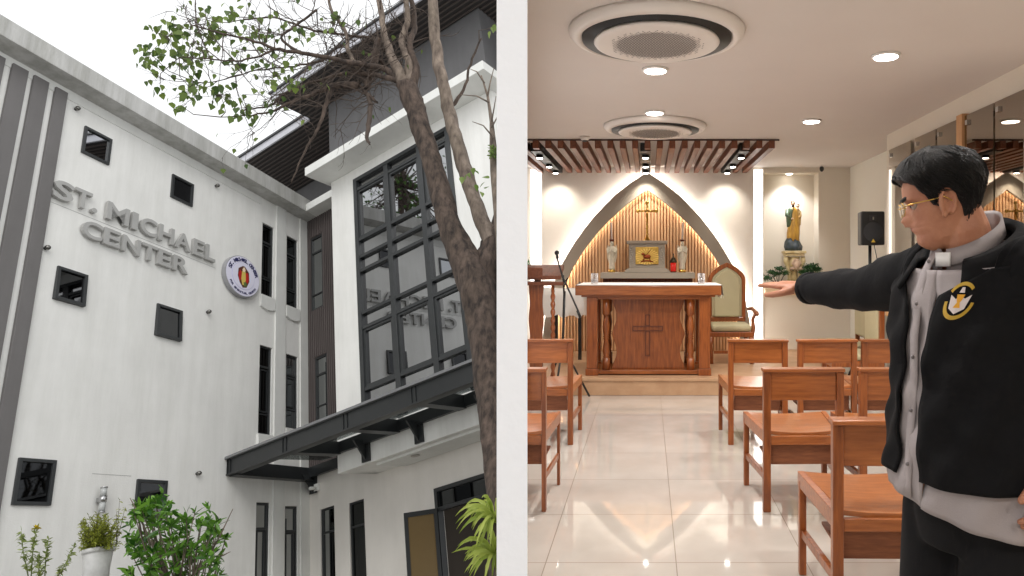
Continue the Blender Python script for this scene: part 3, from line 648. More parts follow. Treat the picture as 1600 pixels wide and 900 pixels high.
# bird's nest fern on the trunk
fern = thing('fern', 'pale green strap leaved fern beside the entrance door at the tree trunk', 'fern', tuple(at(774, 885, 4.8)), ID)
mb = MB()
def strap(mb, pts, wd, rgx):
    n = len(pts); vs = []; fs = []
    for i, p in enumerate(pts):
        d = (pts[min(i + 1, n - 1)] - pts[max(i - 1, 0)]).normalized(); s = d.cross(Vector((0, -1, .4))).normalized(); ww = wd * (sin(pi * min(1, .12 + i / (n - 1) * .9)) ** .6) * (1 + .25 * sin(i * 2.3))
        vs += [p - s * ww, p + Vector((0, .004, -.004)), p + s * ww]
    for i in range(n - 1): a = i * 3; fs += [(a, a + 1, a + 4, a + 3), (a + 1, a + 2, a + 5, a + 4)]
    mb.add(vs, fs, True)
for (cx_, cy_, n_) in ((772, 812, 34), (772, 868, 30)):
    for k in range(n_):
        a = radians(rb.uniform(60, 285)); r_ = rb.uniform(34, 66); ex, ey = cx_ + r_ * cos(a) * 1.05, cy_ - r_ * sin(a) * .7
        A_, B_ = at(cx_ + rb.uniform(-4, 4), cy_ + rb.uniform(-4, 4), 4.75), at(ex, ey, 4.75 + rb.uniform(-.28, .12)); hh_ = rb.uniform(.02, .09)
        strap(mb, [A_.lerp(B_, t) + Vector((0, 0, hh_ * 4 * t * (1 - t) - .03 * t * t)) for t in [i / 9 for i in range(10)]], rb.uniform(.008, .014), rb)
part('fronds', leafmat('fern_leaves', srgb(130, 150, 48), srgb(196, 206, 104)), fern, mb)
mb = MB(); mb.tube([at(774, 800, 4.8), at(776, 885, 4.8)], [.03, .04], 8); part('root_ball', M_bark, fern, mb)

# trees across the yard: out of the picture, but mirrored in the window glass
M_yard = leafmat('yard_leaves', srgb(46, 78, 34), srgb(92, 122, 58), .5)
def yard_tree(c, r, n, lab, trunk_to, seed):
    rg2 = random.Random(seed); c = LF @ Vector(c); foot = LF @ Vector(trunk_to); t = thing('yard_tree', lab, 'tree', tuple(foot), ID)
    mb = MB(); q = [foot, foot.lerp(c, .5) + rv(rg2) * .3, c]; mb.tube(q, [.32, .22, .12], 10); part('trunk', M_bark, t, mb)
    br = MB(); lf_ = MB()
    for k in range(70):
        e = c + rv(rg2) * r * rg2.uniform(.4, 1.05); m_ = c.lerp(e, .5) + rv(rg2) * .35; br.tube([c, m_, e], [.06, .03, .012], 5, cap=False)
        for j in range(4): f = m_.lerp(e, rg2.random()) ; br.tube([f, f + rv(rg2) * r * .22], [.015, .006], 4, cap=False)
        if k % 3 == 0: continue
        for j in range(n): leaf(lf_, e + rv(rg2) * abs(rg2.gauss(0, r * .13)), rv(rg2) + Vector((0, 0, -.5)), rg2.uniform(.12, .2), rg2.uniform(.1, .16), rg2, seg=5)
    part('branches', M_twig, t, br); part('foliage', M_yard, t, lf_)
yard_tree((16.0, 1.0, 11.5), 4.0, 34, 'leafy tree across the yard mirrored in the square windows', (17, 0, -3), 3)
yard_tree((5.6, 18.3, 16.6), 3.2, 16, 'loose leafy tree beyond the wing mirrored in the tower glass', (5, 19, -3), 4)
# =================================================================== THE CHAPEL INSIDE
def X(px, d): return (px - PX) / F * d
def Zp(py, d): return EYE - (py - PY) / F * d
CEIL = 2.68; DB = 9.5; RX = 2.43; PLZ = .18; PLY = 7.2
M_wall = mat('cream_wall', srgb(226, 217, 202), .75, var=.03, vs=2, bump=.12, bs=60)
M_wallw = mat('pale_wall', srgb(226, 218, 208), .75, var=.03, vs=2, bump=.12, bs=60)
M_ceil = mat('ceiling_paint', srgb(214, 206, 200), .8, var=.02, vs=2, bump=.08, bs=60)
M_wood = mat('orange_wood', srgb(164, 92, 42), .32, c2=srgb(114, 56, 22), vs=7, stretch=(7, 7, .7), bump=.08, bs=20, coat=.25, rand=.18)
M_woodx = mat('orange_wood_cross', srgb(174, 102, 50), .3, c2=srgb(132, 70, 30), vs=7, stretch=(.7, 7, 7), bump=.08, bs=20, coat=.3, rand=.15)
M_dwood = mat('dark_wood', srgb(128, 74, 46), .45, c2=srgb(92, 48, 28), vs=7, stretch=(7, .7, 7), bump=.1, bs=20)
M_slats = mat('pale_oak_flutes', srgb(228, 186, 144), .55, c2=srgb(210, 164, 120), vs=6, stretch=(8, 8, .5), bump=.05)
M_grey = mat('grey_arch_paint', srgb(172, 162, 148), .7, var=.04, vs=3, bump=.1)
M_gold = mat('gold', srgb(212, 172, 90), .28, metal=1.0, var=.2, vs=20)
M_blk = mat('black_plastic', srgb(28, 28, 29), .45, var=.1, vs=10)
M_cloth = mat('white_cloth', srgb(232, 228, 224), .85, bump=.3, bs=120)
M_green = mat('olive_upholstery', srgb(186, 176, 142), .75, var=.05, vs=6, bump=.2, bs=200)
# floor with tile joints
def tilemat():
    m = bpy.data.materials.new('polished_tile'); m.use_nodes = True; n = m.node_tree; b = n.nodes['Principled BSDF']; L = n.links
    tc = n.nodes.new('ShaderNodeTexCoord'); sp = n.nodes.new('ShaderNodeSeparateXYZ'); L.new(tc.outputs['Object'], sp.inputs[0])
    def line(ax, off, size, wd):
        a = n.nodes.new('ShaderNodeMath'); a.operation = 'SUBTRACT'; L.new(sp.outputs[ax], a.inputs[0]); a.inputs[1].default_value = off
        d = n.nodes.new('ShaderNodeMath'); d.operation = 'DIVIDE'; L.new(a.outputs[0], d.inputs[0]); d.inputs[1].default_value = size
        f = n.nodes.new('ShaderNodeMath'); f.operation = 'FRACT'; L.new(d.outputs[0], f.inputs[0])
        g = n.nodes.new('ShaderNodeMath'); g.operation = 'LESS_THAN'; L.new(f.outputs[0], g.inputs[0]); g.inputs[1].default_value = wd * .8; return g
    g1 = line(0, .131 - 6.1, .61, .009); g2 = line(1, 3.843 - 6.1, .61, .009)
    mxn = n.nodes.new('ShaderNodeMath'); mxn.operation = 'MAXIMUM'; L.new(g1.outputs[0], mxn.inputs[0]); L.new(g2.outputs[0], mxn.inputs[1])
    nz = n.nodes.new('ShaderNodeTexNoise'); nz.inputs['Scale'].default_value = 3; nz.inputs['Detail'].default_value = 8; L.new(tc.outputs['Object'], nz.inputs['Vector'])
    rp = n.nodes.new('ShaderNodeValToRGB'); rp.color_ramp.elements[0].position = .3; rp.color_ramp.elements[1].position = .7
    rp.color_ramp.elements[0].color = (*srgb(184, 176, 166), 1); rp.color_ramp.elements[1].color = (*srgb(198, 190, 181), 1); L.new(nz.outputs[0], rp.inputs[0])
    fl_ = []
    for ax, off in ((0, .131 - 6.1), (1, 3.843 - 6.1)):
        a = n.nodes.new('ShaderNodeMath'); a.operation = 'SUBTRACT'; L.new(sp.outputs[ax], a.inputs[0]); a.inputs[1].default_value = off
        d = n.nodes.new('ShaderNodeMath'); d.operation = 'DIVIDE'; L.new(a.outputs[0], d.inputs[0]); d.inputs[1].default_value = .61
        f = n.nodes.new('ShaderNodeMath'); f.operation = 'FLOOR'; L.new(d.outputs[0], f.inputs[0]); fl_.append(f)
    cb = n.nodes.new('ShaderNodeCombineXYZ'); L.new(fl_[0].outputs[0], cb.inputs[0]); L.new(fl_[1].outputs[0], cb.inputs[1])
    wn = n.nodes.new('ShaderNodeTexWhiteNoise'); L.new(cb.outputs[0], wn.inputs['Vector']); mr = n.nodes.new('ShaderNodeMapRange'); mr.inputs['To Min'].default_value = .94; mr.inputs['To Max'].default_value = 1.03; L.new(wn.outputs['Value'], mr.inputs['Value'])
    hv_ = n.nodes.new('ShaderNodeHueSaturation'); L.new(mr.outputs[0], hv_.inputs['Value']); L.new(rp.outputs[0], hv_.inputs['Color']); rp = hv_
    x = n.nodes.new('ShaderNodeMixRGB'); L.new(mxn.outputs[0], x.inputs[0]); L.new(rp.outputs[0], x.inputs[1]); x.inputs[2].default_value = (*srgb(118, 104, 90), 1); L.new(x.outputs[0], b.inputs['Base Color'])
    r = n.nodes.new('ShaderNodeMath'); r.operation = 'MULTIPLY_ADD'; L.new(mxn.outputs[0], r.inputs[0]); r.inputs[1].default_value = .5; r.inputs[2].default_value = .045; L.new(r.outputs[0], b.inputs['Roughness'])
    b.inputs['Specular IOR Level'].default_value = .8; b.inputs['Coat Weight'].default_value = .3; b.inputs['Coat Roughness'].default_value = .05
    return m
IN = -0.174; OUT = -0.2185   # the dividing wall follows these two lines from the camera corner
MID = -.198
mb = MB(); fl = [(MID * .0 - .3, -2.6), (-.0, 0.0), (MID * 10.2, 10.2), (3.2, 10.2), (3.2, -2.6)]
fl = [(-.35, -2.6), (-.35, -.2), (-.02, .0), (MID * 10.2, 10.2), (3.2, 10.2), (3.2, -2.6)]
mb.prism(fl, lambda x, y: (x, y, -.15), lambda x, y: (x, y, 0)); solo('floor', tilemat(), mb, kind='structure')
mb = MB(); mb.prism(fl, lambda x, y: (x, y, CEIL), lambda x, y: (x, y, CEIL + .2)); solo('ceiling', M_ceil, mb, kind='structure')
d0 = .8
mb = MB(); wp = [(IN * d0, d0), (OUT * d0, d0), (OUT * 10.2, 10.2), (IN * 10.2, 10.2)]
mb.prism(wp, lambda x, y: (x, y, -.6), lambda x, y: (x, y, CEIL + .19)); solo('wall_left', mat('white_partition', (.90, .93, .98), .8, bump=.1), mb, kind='structure')
# rear closing walls (behind the camera)
mb = MB(); mb.box((-.5, -2.75, 0), (3.2, -2.6, CEIL)); mb.box((-.5, -2.6, 0), (-.35, -.2, CEIL)); solo('wall_rear', M_wall, mb, kind='structure')
# back wall with the two lit side recesses and the niche
nx0, nx1, nz0, nz1 = X(1193, DB), X(1279, DB), Zp(450, DB), Zp(270, DB)
mb = MB()
def P_back(x, z, o): return (x, DB - o, z)
holed(mb, X(1175, DB), 2.9, 0, CEIL, [(nx0, nx1, nz0, nz1)], P_back, .28, 0)
mb.box((nx0 - .05, DB + .28, nz0 - .05), (nx1 + .05, DB + .4, nz1 + .05)); mb.box((-2.0, DB + .4, 0), (3.2, DB + .6, CEIL))
solo('wall_back', M_wall, mb, kind='structure')
mb = MB(); mb.box((X(849, DB), DB - .16, 0), (X(1175, DB) - .0, DB + .35, CEIL)); solo('feature_wall', M_wallw, mb, kind='structure', bevel=.004)
mb = MB(); mb.box((-1.95, DB + .02, 0), (X(849, DB) - .002, DB + .35, CEIL)); solo('wall_recess', M_wallw, mb, kind='structure')
FY = DB - .16   # front of the feature wall
LEDW = emis('cool_led', (1, .97, .93), 38); LEDY = emis('warm_led', (1, .86, .68), 13)
# vertical cove lights either side of the feature wall
for x0, lab in ((X(1183, DB), 'vertical white light slot between the arch wall and the statue niche'), (X(838, DB), 'vertical white light slot at the left edge of the arch wall')):
    t = thing('cove_light', lab, 'light', (x0, DB, .2))
    mb = MB(); mb.box((x0 - .075, DB - .012, PLZ + .15), (x0 + .075, DB - .001, CEIL - .03)); part('diffuser', emis('slot_led', (1, .97, .93), 2.6), t, mb)
    mb = MB(); mb.box((x0 - .085, DB - .02, PLZ + .12), (x0 - .076, DB - .001, CEIL - .01)); mb.box((x0 + .076, DB - .02, PLZ + .12), (x0 + .085, DB - .001, CEIL - .01)); part('frame', M_wallw, t, mb)
# right wall: back part, then the nearer wall with glass panels
mb = MB(); mb.box((X(1328, DB), 7.0, 0), (3.2, DB, CEIL - .0)); solo('wall_side', mat('side_wall', srgb(226, 222, 210), .75, bump=.1), mb, kind='structure')
mb = MB(); mb.box((RX, -2.6, 0), (3.2, 7.02, CEIL)); solo('wall_right', M_wall, mb, kind='structure')
# platform
mb = MB(); pxr = X(1200, PLY) + .9; mb.prism([(MID * PLY, PLY), (pxr, PLY), (pxr, DB + .3), (MID * (DB + .3), DB + .3)], lambda x, y: (x, y, .001), lambda x, y: (x, y, PLZ)); mb.box((MID * PLY, PLY - .012, PLZ - .03), (pxr, PLY - .0005, PLZ + .004)); solo('platform', mat('platform_stone', srgb(196, 160, 126), .5, c2=srgb(178, 140, 106), vs=5, bump=.05), mb, kind='structure', bevel=.004)
# --- pointed arch
AX = X(1011, FY)
def arch(pts): return [(X(a, FY), Zp(b, FY)) for a, b in pts]
inner = arch([(866, 560), (868, 530), (872, 500), (878, 470), (885, 445), (896, 420), (908, 400), (921, 382), (935, 364), (950, 348), (965, 334), (980, 321), (996, 309), (1011, 298)])
outer = arch([(848, 560), (850, 530), (853, 500), (859, 470), (866, 445), (876, 420), (887, 400), (900, 379), (914, 359), (930, 339), (946, 322), (962, 306), (985, 288), (1011, 271)])
def mirror(l): return l + [(2 * AX - x, z) for x, z in l[-2::-1]]
inner, outer = mirror(inner), mirror(outer)
ar = thing('altar_arch', 'pointed grey arch with hidden lights framing pale fluted wood behind the altar', 'arch', (AX, FY, PLZ))
mb = MB(); mb.strip(inner, outer, lambda x, z: (x, FY - .085, z), lambda x, z: (x, FY - .14, z)); part('arch_band', M_grey, ar, mb, bevel=.004)
mb = MB(); q = [(x, z) for x, z in inner]; mid = [(lerp(a[0], b[0], .25), lerp(a[1], b[1], .25)) for a, b in zip(inner, outer)]
mb.prism(mid, lambda x, z: (x, FY - .001, z), lambda x, z: (x, FY - .012, z)); 
part('backing_board', mat('flute_gap_shade', srgb(186, 134, 92), .7), ar, mb); mb = MB()  # darker brown board: shade between the flutes is put into its colour
k = 0; x = min(p[0] for p in mid) + .01
def top_at(x):
    for (a, b), (c, d) in zip(mid, mid[1:]):
        if min(a, c) <= x <= max(a, c) and abs(c - a) > 1e-6: return lerp(b, d, (x - a) / (c - a))
    return PLZ
while x < max(p[0] for p in mid) - .03:
    zt = min(top_at(x + .004), top_at(x + .024)) - .004
    if zt > PLZ + .1: mb.box((x, FY - .036, PLZ + .01), (x + .026, FY - .0125, zt))
    x += .042
part('fluted_panel', M_slats, ar, mb)
def offset_line(l, f): return [(lerp(a[0], b[0], f), lerp(a[1], b[1], f)) for a, b in zip(inner, outer)]
mb = MB(); mb.strip(offset_line(0, .86), offset_line(0, .93), lambda x, z: (x, FY - .082, z), lambda x, z: (x, FY - .070, z)); part('outer_light_strip', LEDW, ar, mb)
mb = MB(); mb.strip(offset_line(0, .06), offset_line(0, .12), lambda x, z: (x, FY - .082, z), lambda x, z: (x, FY - .072, z)); part('inner_light_strip', LEDY, ar, mb)
# --- slatted canopy under the ceiling
cx0, cx1, cy0, cy1 = -1.47, X(1212, 7.26), 7.26, FY - .01
zc0, zc1 = 2.585, CEIL - .004
sc_ = thing('slat_canopy', 'ceiling canopy of dark wooden slats with inset spotlights above the altar', 'canopy', (0, cy0, zc0))
pitch = (cx1 - cx0 - .07) / 21
for k in range(22):
    x = cx0 + k * pitch
    mb = MB(); mb.box((x, cy0, zc0), (x + .062, cy1, zc1 - .01)); part('slat', M_dwood, sc_, mb, bevel=.003)
mb = MB(); mb.box((cx0 - .02, cy0 - .015, zc1 - .012), (cx1 + .03, cy1, zc1)); part('backing', mat('canopy_backing', srgb(214, 206, 200), .6), sc_, mb)
mb = MB(); mb.box((cx0 - .03, cy0 - .022, CEIL - .02), (cx1 + .035, cy0 - .016, CEIL - .003)); part('edge_trim', mat('dark_trim', srgb(60, 36, 26), .5), sc_, mb)
M_sp = emis('spot_glow', (1, .95, .86), 26)
def spotlamp(loc, tgt, e, size=55, blend=.6, col=(1, .93, .82), rad=.03, parent=None):
    l = bpy.data.lights.new('spot', 'SPOT'); l.energy = e; l.spot_size = radians(size); l.spot_blend = blend; l.color = col; l.shadow_soft_size = rad
    o = bpy.data.objects.new('spot_lamp', l); COL.objects.link(o); Q = (Vector(tgt) - Vector(loc)).to_track_quat('-Z', 'Y').to_matrix().to_4x4()
    o.matrix_basis = Matrix.Translation(loc) @ Q
    if parent is not None: o.matrix_basis = W(parent).inverted() @ o.matrix_basis; o.parent = parent
    return o
for sx in (X(857, 8.35), X(1009, 8.3), X(1146, 8.35)):
    mb = MB(); mb.box((sx - .055, cy0 + .12, zc0 - .012), (sx + .055, cy1 - .08, zc1 - .014)); tr = part('light_track', M_blk, sc_, mb, bevel=.003)
    for yy in (7.66, 8.4, 9.0):
        mb = MB(); mb.lathe([(.038, .0), (.042, -.03), (.036, -.034)], (sx, yy, zc0 - .012), 16); sp_ = part('spot_housing', M_blk, tr, mb)
        mb = MB(); mb.lathe([(.0, 0), (.032, 0), (.032, -.005), (0, -.005)], (sx, yy, zc0 - .044), 16); part('spot_bulb', M_sp, tr, mb)
    spotlamp((sx, 9.0, zc0 - .06), (sx, DB - .1, 1.9 if abs(sx) > .3 else 1.5), 22 if abs(sx) > .3 else 30, 95, .9)
    spotlamp((sx, 7.66, zc0 - .06), (sx * .6, 8.0, .9), 40, 95, .9)
# --- ceiling lamps
M_dl = emis('downlight_glow', (1, .95, .88), 14)
def downlight(x, y, lab, e=18, vis=True):
    t = thing('ceiling_light', lab, 'light', (x, y, CEIL), group='round white downlights in the ceiling')
    mb = MB(); mb.lathe([(.0, 0), (.088, 0), (.086, -.012), (.074, -.014), (0, -.010)], (x, y, CEIL - .001), 32); part('ring', mat('white_plastic', srgb(235, 234, 230), .4), t, mb)
    mb = MB(); mb.lathe([(.0, 0), (.072, 0), (.07, -.004), (0, -.004)], (x, y, CEIL - .0145), 32); part('diffuser', M_dl, t, mb)
    l = bpy.data.lights.new('downlight', 'AREA'); l.shape = 'DISK'; l.size = .14; l.energy = e; l.color = (1, .965, .93); l.spread = radians(150)
    o = bpy.data.objects.new('lamp', l); COL.objects.link(o); o.parent = t; o.location = (0, 0, -.03)
downlight(.05, 5.09 * .9, 'ceiling light between the two round air conditioners, nearer one')
downlight(.06, 6.57 * .9, 'ceiling light just in front of the far air conditioner')
downlight(1.47, 4.74 * .9, 'right hand ceiling light nearest the glass panels', 17)
downlight(1.487, 6.97 * .9, 'far right ceiling light ahead of the slatted canopy', 22)
for x, y, l in ((.05, 2.3, 'ceiling light over the aisle above the picture'), (1.47, 2.1, 'ceiling light above the head of the priest'), (1.47, -.4, 'ceiling light behind the priest near the rear wall'), (.1, -.6, 'ceiling light over the rear of the aisle')): downlight(x, y, l, 13)
# --- round cassette air conditioners
M_ac = mat('ac_white', srgb(226, 220, 214), .4); M_hole = mat('ac_hole', srgb(58, 54, 54), .6)
def aircon(x, y, lab):
    t = thing('air_conditioner', lab, 'air conditioner', (x, y, CEIL), group='round ceiling air conditioners')
    mb = MB(); mb.lathe([(.0, 0), (.485, 0), (.482, -.02), (.462, -.04), (.425, -.052), (.415, -.03), (0, -.03)], (x, y, CEIL - .001), 56); part('casing', M_ac, t, mb)
    mb = MB(); mb.lathe([(.0, 0), (.412, 0), (.412, -.018), (0, -.018)], (x, y, CEIL - .034), 56); part('air_slot', M_blk, t, mb)
    mb = MB(); mb.lathe([(.0, 0), (.340, 0), (.348, -.012), (.342, -.020), (.32, -.025), (0, -.025)], (x, y, CEIL - .053), 56); pl_ = part('panel', M_ac, t, mb)
    mb = MB(); i = 0
    for a in range(-16, 17):
        for b in range(-18, 19):
            hx_, hy_ = a * .0165, b * .0145 ; hx_ += (b % 2) * .00825
            r = sqrt(hx_ * hx_ + hy_ * hy_)
            if r < .262 and not (r > .24 and (a + b) % 2):
                sz = .0068 if r < .22 else .0045; zc = CEIL - .0790
                mb.add([(x + hx_ + sz * cos(pi / 3 * q + .5), y + hy_ + sz * sin(pi / 3 * q + .5), zc) for q in range(6)], [(5, 4, 3, 2, 1, 0)])
    part('perforation', M_hole, t, mb)
aircon(.07, 6.52, 'far round ceiling air conditioner just before the wooden slats')
aircon(.05, 3.83, 'near round ceiling air conditioner cut by the top of the picture')
t = thing('smoke_detector', 'small white smoke detector on the ceiling left of the far air conditioner', 'detector', (X(914, 7.1), 7.1, CEIL)); c = (X(914, 7.1), 7.1, CEIL - .001)
mb = MB(); mb.lathe([(0, 0), (.05, 0), (.05, -.02), (.03, -.04), (0, -.04)], c, 20); part('casing', M_ac, t, mb)
mb = MB(); mb.lathe([(0, 0), (.031, 0), (.028, -.008), (0, -.008)], (c[0], c[1], c[2] - .041), 16); part('sensor', M_hole, t, mb)
c = (X(1284, 9.3), 9.3, Zp(262, 9.3)); t = thing('cctv_camera', 'tiny black dome camera at the ceiling edge right of the niche', 'camera', c)
mb = MB(); mb.lathe([(.0, .035), (.02, .035), (.02, .0)], c, 10); part('mount', M_ac, t, mb)
mb = MB(); mb.ell((c[0], c[1], c[2] - .015), (.03, .03, .04)); part('dome', M_blk, t, mb)
# --- glass doors on the right wall
M_mirror = glassmat('cabinet_glass', (.80, .74, .66), .42, .015, (.42, .36, .30))
def PR(y, z, o): return (RX - o, y, z)
gpan = [(5.17 * .9 - .62, 5.17 * .9 + .0), (4.69, 5.28), (5.36, 5.79), (5.83, 6.17), (6.28, 6.84)]
D = lambda px: RX * F / (px - PX)
gl = [(D(1395), D(1430), 'furthest glass panel on the right wall beside the loudspeaker'), (D(1436), D(1470), 'glass panel above the priest, second from the far end'), (D(1471), D(1505), 'glass panel behind the top of the head of the priest'), (D(1515), D(1562), 'glass panel with a wooden edge reflecting the slats'), (D(1563), D(1610), 'glass panel at the right edge reflecting the arch')]
gz1, gz0 = 2.5, .92
for y1, y0, lab in gl:
    t = thing('glass_panel', lab, 'glass panel', PR((y0 + y1) / 2, gz0, 0), group='wall mounted glass panels')
    mb = MB(); mb.box((y0 + .006, .03, gz0), (y1 - .006, .040, gz1), lambda v: PR(v[0], v[2], v[1])); part('pane', M_mirror, t, mb)
    for yy, zz in ((y1 - .06, gz1 - .06), (y1 - .06, gz0 + .06)):
        mb = MB(); mb.box((yy - .018, .002, zz - .018), (yy + .018, .055, zz + .018), lambda v: PR(v[0], v[2], v[1])); part('clip', M_steelb, t, mb)
mb = MB(); mb.box((D(1515), .002, gz0 - .1), (D(1506), .06, gz1 + .02), lambda v: PR(v[0], v[2], v[1])); solo('wooden_post', mat('light_oak', srgb(206, 160, 112), .5, c2=srgb(186, 138, 92), vs=6, stretch=(8, 8, .6)), mb, label='pale wooden post between the glass panels on the right wall', cat='post', bevel=.003, base=PR(D(1510), gz0 - .1, 0))
mb = MB(); mb.box((D(1700), .002, gz0 - .06), (D(1395), .075, gz0 - .004), lambda v: PR(v[0], v[2], v[1])); solo('wooden_rail', mat('light_oak', (1, 1, 1)), mb, label='pale wooden ledge running below the glass panels', cat='ledge', bevel=.003, base=PR(D(1500), gz0 - .06, 0))
t = thing('switch_box', 'small beige box under the furthest glass panel', 'box', PR(D(1405), .66, 0))
mb = MB(); mb.box((D(1410), .002, .68), (D(1397), .05, .84), lambda v: PR(v[0], v[2], v[1])); part('casing', mat('beige_box', srgb(206, 196, 172), .6), t, mb, bevel=.004)
mb = MB(); mb.box((D(1408), .051, .80), (D(1400), .056, .83), lambda v: PR(v[0], v[2], v[1])); part('label_plate', M_blk, t, mb)
# --- altar
ay0 = 7.32; ac = X(1013, ay0); aw = (X(1127, ay0) - X(899, ay0)) / 2; ah = Zp(446, ay0)
al = thing('altar', 'orange wood altar table with carved cross panel, turned columns and thick top', 'altar', (ac, ay0 + .35, PLZ))
mb = MB(); mb.box((ac - aw, ay0 - .02, ah - .105), (ac + aw, ay0 + .72, ah)); part('top', M_woodx, al, mb, bevel=.008)
mb = MB(); mb.box((ac - aw + .06, ay0 + .03, ah - .125), (ac + aw - .06, ay0 + .67, ah - .106)); mb.box((ac - aw + .13, ay0 + .05, ah - .15), (ac + aw - .13, ay0 + .65, ah - .125)); part('apron', M_woodx, al, mb, bevel=.003)
pxw = .115
for sx in (-1, 1):
    for yy in (ay0 + .04, ay0 + .54):
        xo = ac + sx * (aw - .115 - pxw / 2)
        mb = MB(); mb.box((xo - pxw / 2, yy, PLZ + .075), (xo + pxw / 2, yy + .12, ah - .126)); pp = part('post', M_wood, al, mb, bevel=.005)
        mb = MB(); mb.box((xo - pxw / 2 - .012, yy - .012, PLZ), (xo + pxw / 2 + .012, yy + .132, PLZ + .074)); part('foot', M_wood, pp, mb, bevel=.005)
        # turned column beside each post
        xb = ac + sx * (aw - .33 + .01)
        H = ah - .15 - (PLZ + .055)
        prof = [(.042, 0), (.042, .16), (.030, .165), (.036, .18), (.028, .20), (.038, .26), (.034, .34), (.022, .42), (.034, .44), (.024, .455), (.036, .47), (.024, .485), (.03, .5), (.036, .56), (.04, .62), (.030, .72), (.022, .76), (.036, .78), (.042, .79), (.042, 1.0)]
        mb = MB(); mb.lathe([(r, z * H) for r, z in prof], (xb, yy + .06, PLZ + .055), 20); part('turned_column', M_wood, al, mb)
mb = MB(); mb.box((ac - aw + .14, ay0 + .06, PLZ + .012), (ac + aw - .14, ay0 + .64, PLZ + .054)); part('base', M_woodx, al, mb, bevel=.004)
# wavy panel
pw = .385; zb, zt = PLZ + .055, ah - .15
prof = [(-.0, .93), (.05, .97), (.08, 1.0)]
def pf(t): # half width as a fraction
    return 1 - .14 * (.5 - .5 * cos(2 * pi * t * 2)) ** 1.2 + (.0 if .1 < t < .9 else .02)
N = 40; right = [(pw * (1.02 - .13 * (sin(pi * (t * 2 % 1)) ** 1.6)), lerp(zb, zt, t)) for t in [i / N for i in range(N + 1)]]
poly = [(ac + x, z) for x, z in right] + [(ac - x, z) for x, z in reversed(right)]
mb = MB(); mb.prism(poly, lambda x, z: (x, ay0 + .15, z), lambda x, z: (x, ay0 + .19, z)); pn = part('carved_panel', M_wood, al, mb, bevel=.004)
czm = Zp(513, ay0 + .15); ccx = X(1012, ay0 + .15)
mb = MB(); aw2 = .028
for b in ((ccx - .027, ccx + .027, czm - .30, czm - aw2), (ccx - .027, ccx + .027, czm + aw2, czm + .15), (ccx - .165, ccx + .165, czm - .026, czm + .026)):
    x0, x1, z0, z1 = b
    mb.box((x0, ay0 + .138, z0), (x0 + .011, ay0 + .1495, z1)); mb.box((x1 - .011, ay0 + .138, z0), (x1, ay0 + .1495, z1)); mb.box((x0, ay0 + .137, z0), (x1, ay0 + .1495, z0 + .008)); mb.box((x0, ay0 + .137, z1 - .008), (x1, ay0 + .1495, z1))
part('cross_relief', mat('deep_wood', srgb(92, 44, 22), .5), pn, mb)
mb = MB(); mb.box((ac - pw - .05, ay0 + .16, zb), (ac - pw + .0, ay0 + .18, zt)); mb = MB()
mb = MB()   # altar cloth
cloth = thing('altar_cloth', 'thin white cloth laid over the altar top, hanging over its right end', 'cloth', (ac, ay0 + .3, ah))
mb.box((ac - aw + .02, ay0 - .022, ah + .001), (ac + aw + .006, ay0 + .7, ah + .009)); part('cloth_top', M_cloth, cloth, mb, bevel=.003)
mb = MB(); n = 14
vs = []; 
for i in range(n + 1):
    y = ay0 - .02 + .7 * i / n; L_ = .13 + .03 * sin(i * 1.7) 
    for k in range(5): vs.append((ac + aw + .007 + .012 * sin(i * 1.3) * k / 4 + .004 * k, y, ah + .005 - L_ * k / 4))
mb.add(vs, [(i * 5 + k, i * 5 + k + 1, (i + 1) * 5 + k + 1, (i + 1) * 5 + k) for i in range(n) for k in range(4)], True); part('cloth_drop', M_cloth, cloth, mb)
M_cglass = glassmat('clear_glass', (1, 1, 1), .02, .02, (.95, .95, .97))
for px, lab in ((929, 'short candle in a clear glass at the left end of the altar'), (1096, 'short candle in a clear glass at the right end of the altar')):
    c = (X(px, 7.5), 7.5, ah + .010); t = thing('candle_glass', lab, 'candle', c, group='glass candles on the altar')
    mb = MB(); mb.lathe([(.036, 0), (.04, .01), (.04, .115), (.037, .115), (.037, .012), (0, .012)], c, 20); part('glass', M_cglass, t, mb)
    mb = MB(); mb.lathe([(.0, .013), (.033, .013), (.033, .055), (0, .055)], c, 18); part('wax', mat('wax', srgb(238, 226, 216), .5), t, mb)
# --- retable with tabernacle
ry = 8.95
rt = thing('retable', 'grey altar shelf with slatted front carrying the tabernacle and candles', 'shelf', (X(1012, ry), ry, PLZ))
mb = MB(); zt_ = Zp(426, ry - .15); mb.box((X(938, ry - .15), ry - .15, zt_ - .075), (X(1086, ry - .15), FY - .04, zt_)); part('shelf_top', M_grey, rt, mb, bevel=.004)
mb = MB(); mb.box((X(942, ry), ry + .02, zt_ - .22), (X(1082, ry), ry + .06, zt_ - .076)); x = X(942, ry)
while x < X(1080, ry): mb.box((x, ry, zt_ - .22), (x + .026, ry + .019, zt_ - .076)); x += .042
part('slatted_front', M_dwood, rt, mb)
tb = thing('tabernacle', 'grey tabernacle with a gold sunburst door showing a small lamb relief', 'tabernacle', (X(1011, ry), ry, zt_))
Y1 = ry - .06
def tx(px): return X(px, Y1)
def tz(py): return Zp(py, Y1)
mb = MB(); mb.box((tx(983), Y1, tz(418)), (tx(1039), FY - .06, tz(381))); part('body', M_grey, tb, mb, bevel=.004)
mb = MB(); mb.prism([(tx(975), zt_ + .002), (tx(978), tz(421)), (tx(984), tz(418)), (tx(1038), tz(418)), (tx(1044), tz(421)), (tx(1048), zt_ + .002)], lambda x, z: (x, Y1 - .03, z), lambda x, z: (x, FY - .06, z)); part('plinth', M_grey, tb, mb, bevel=.003)
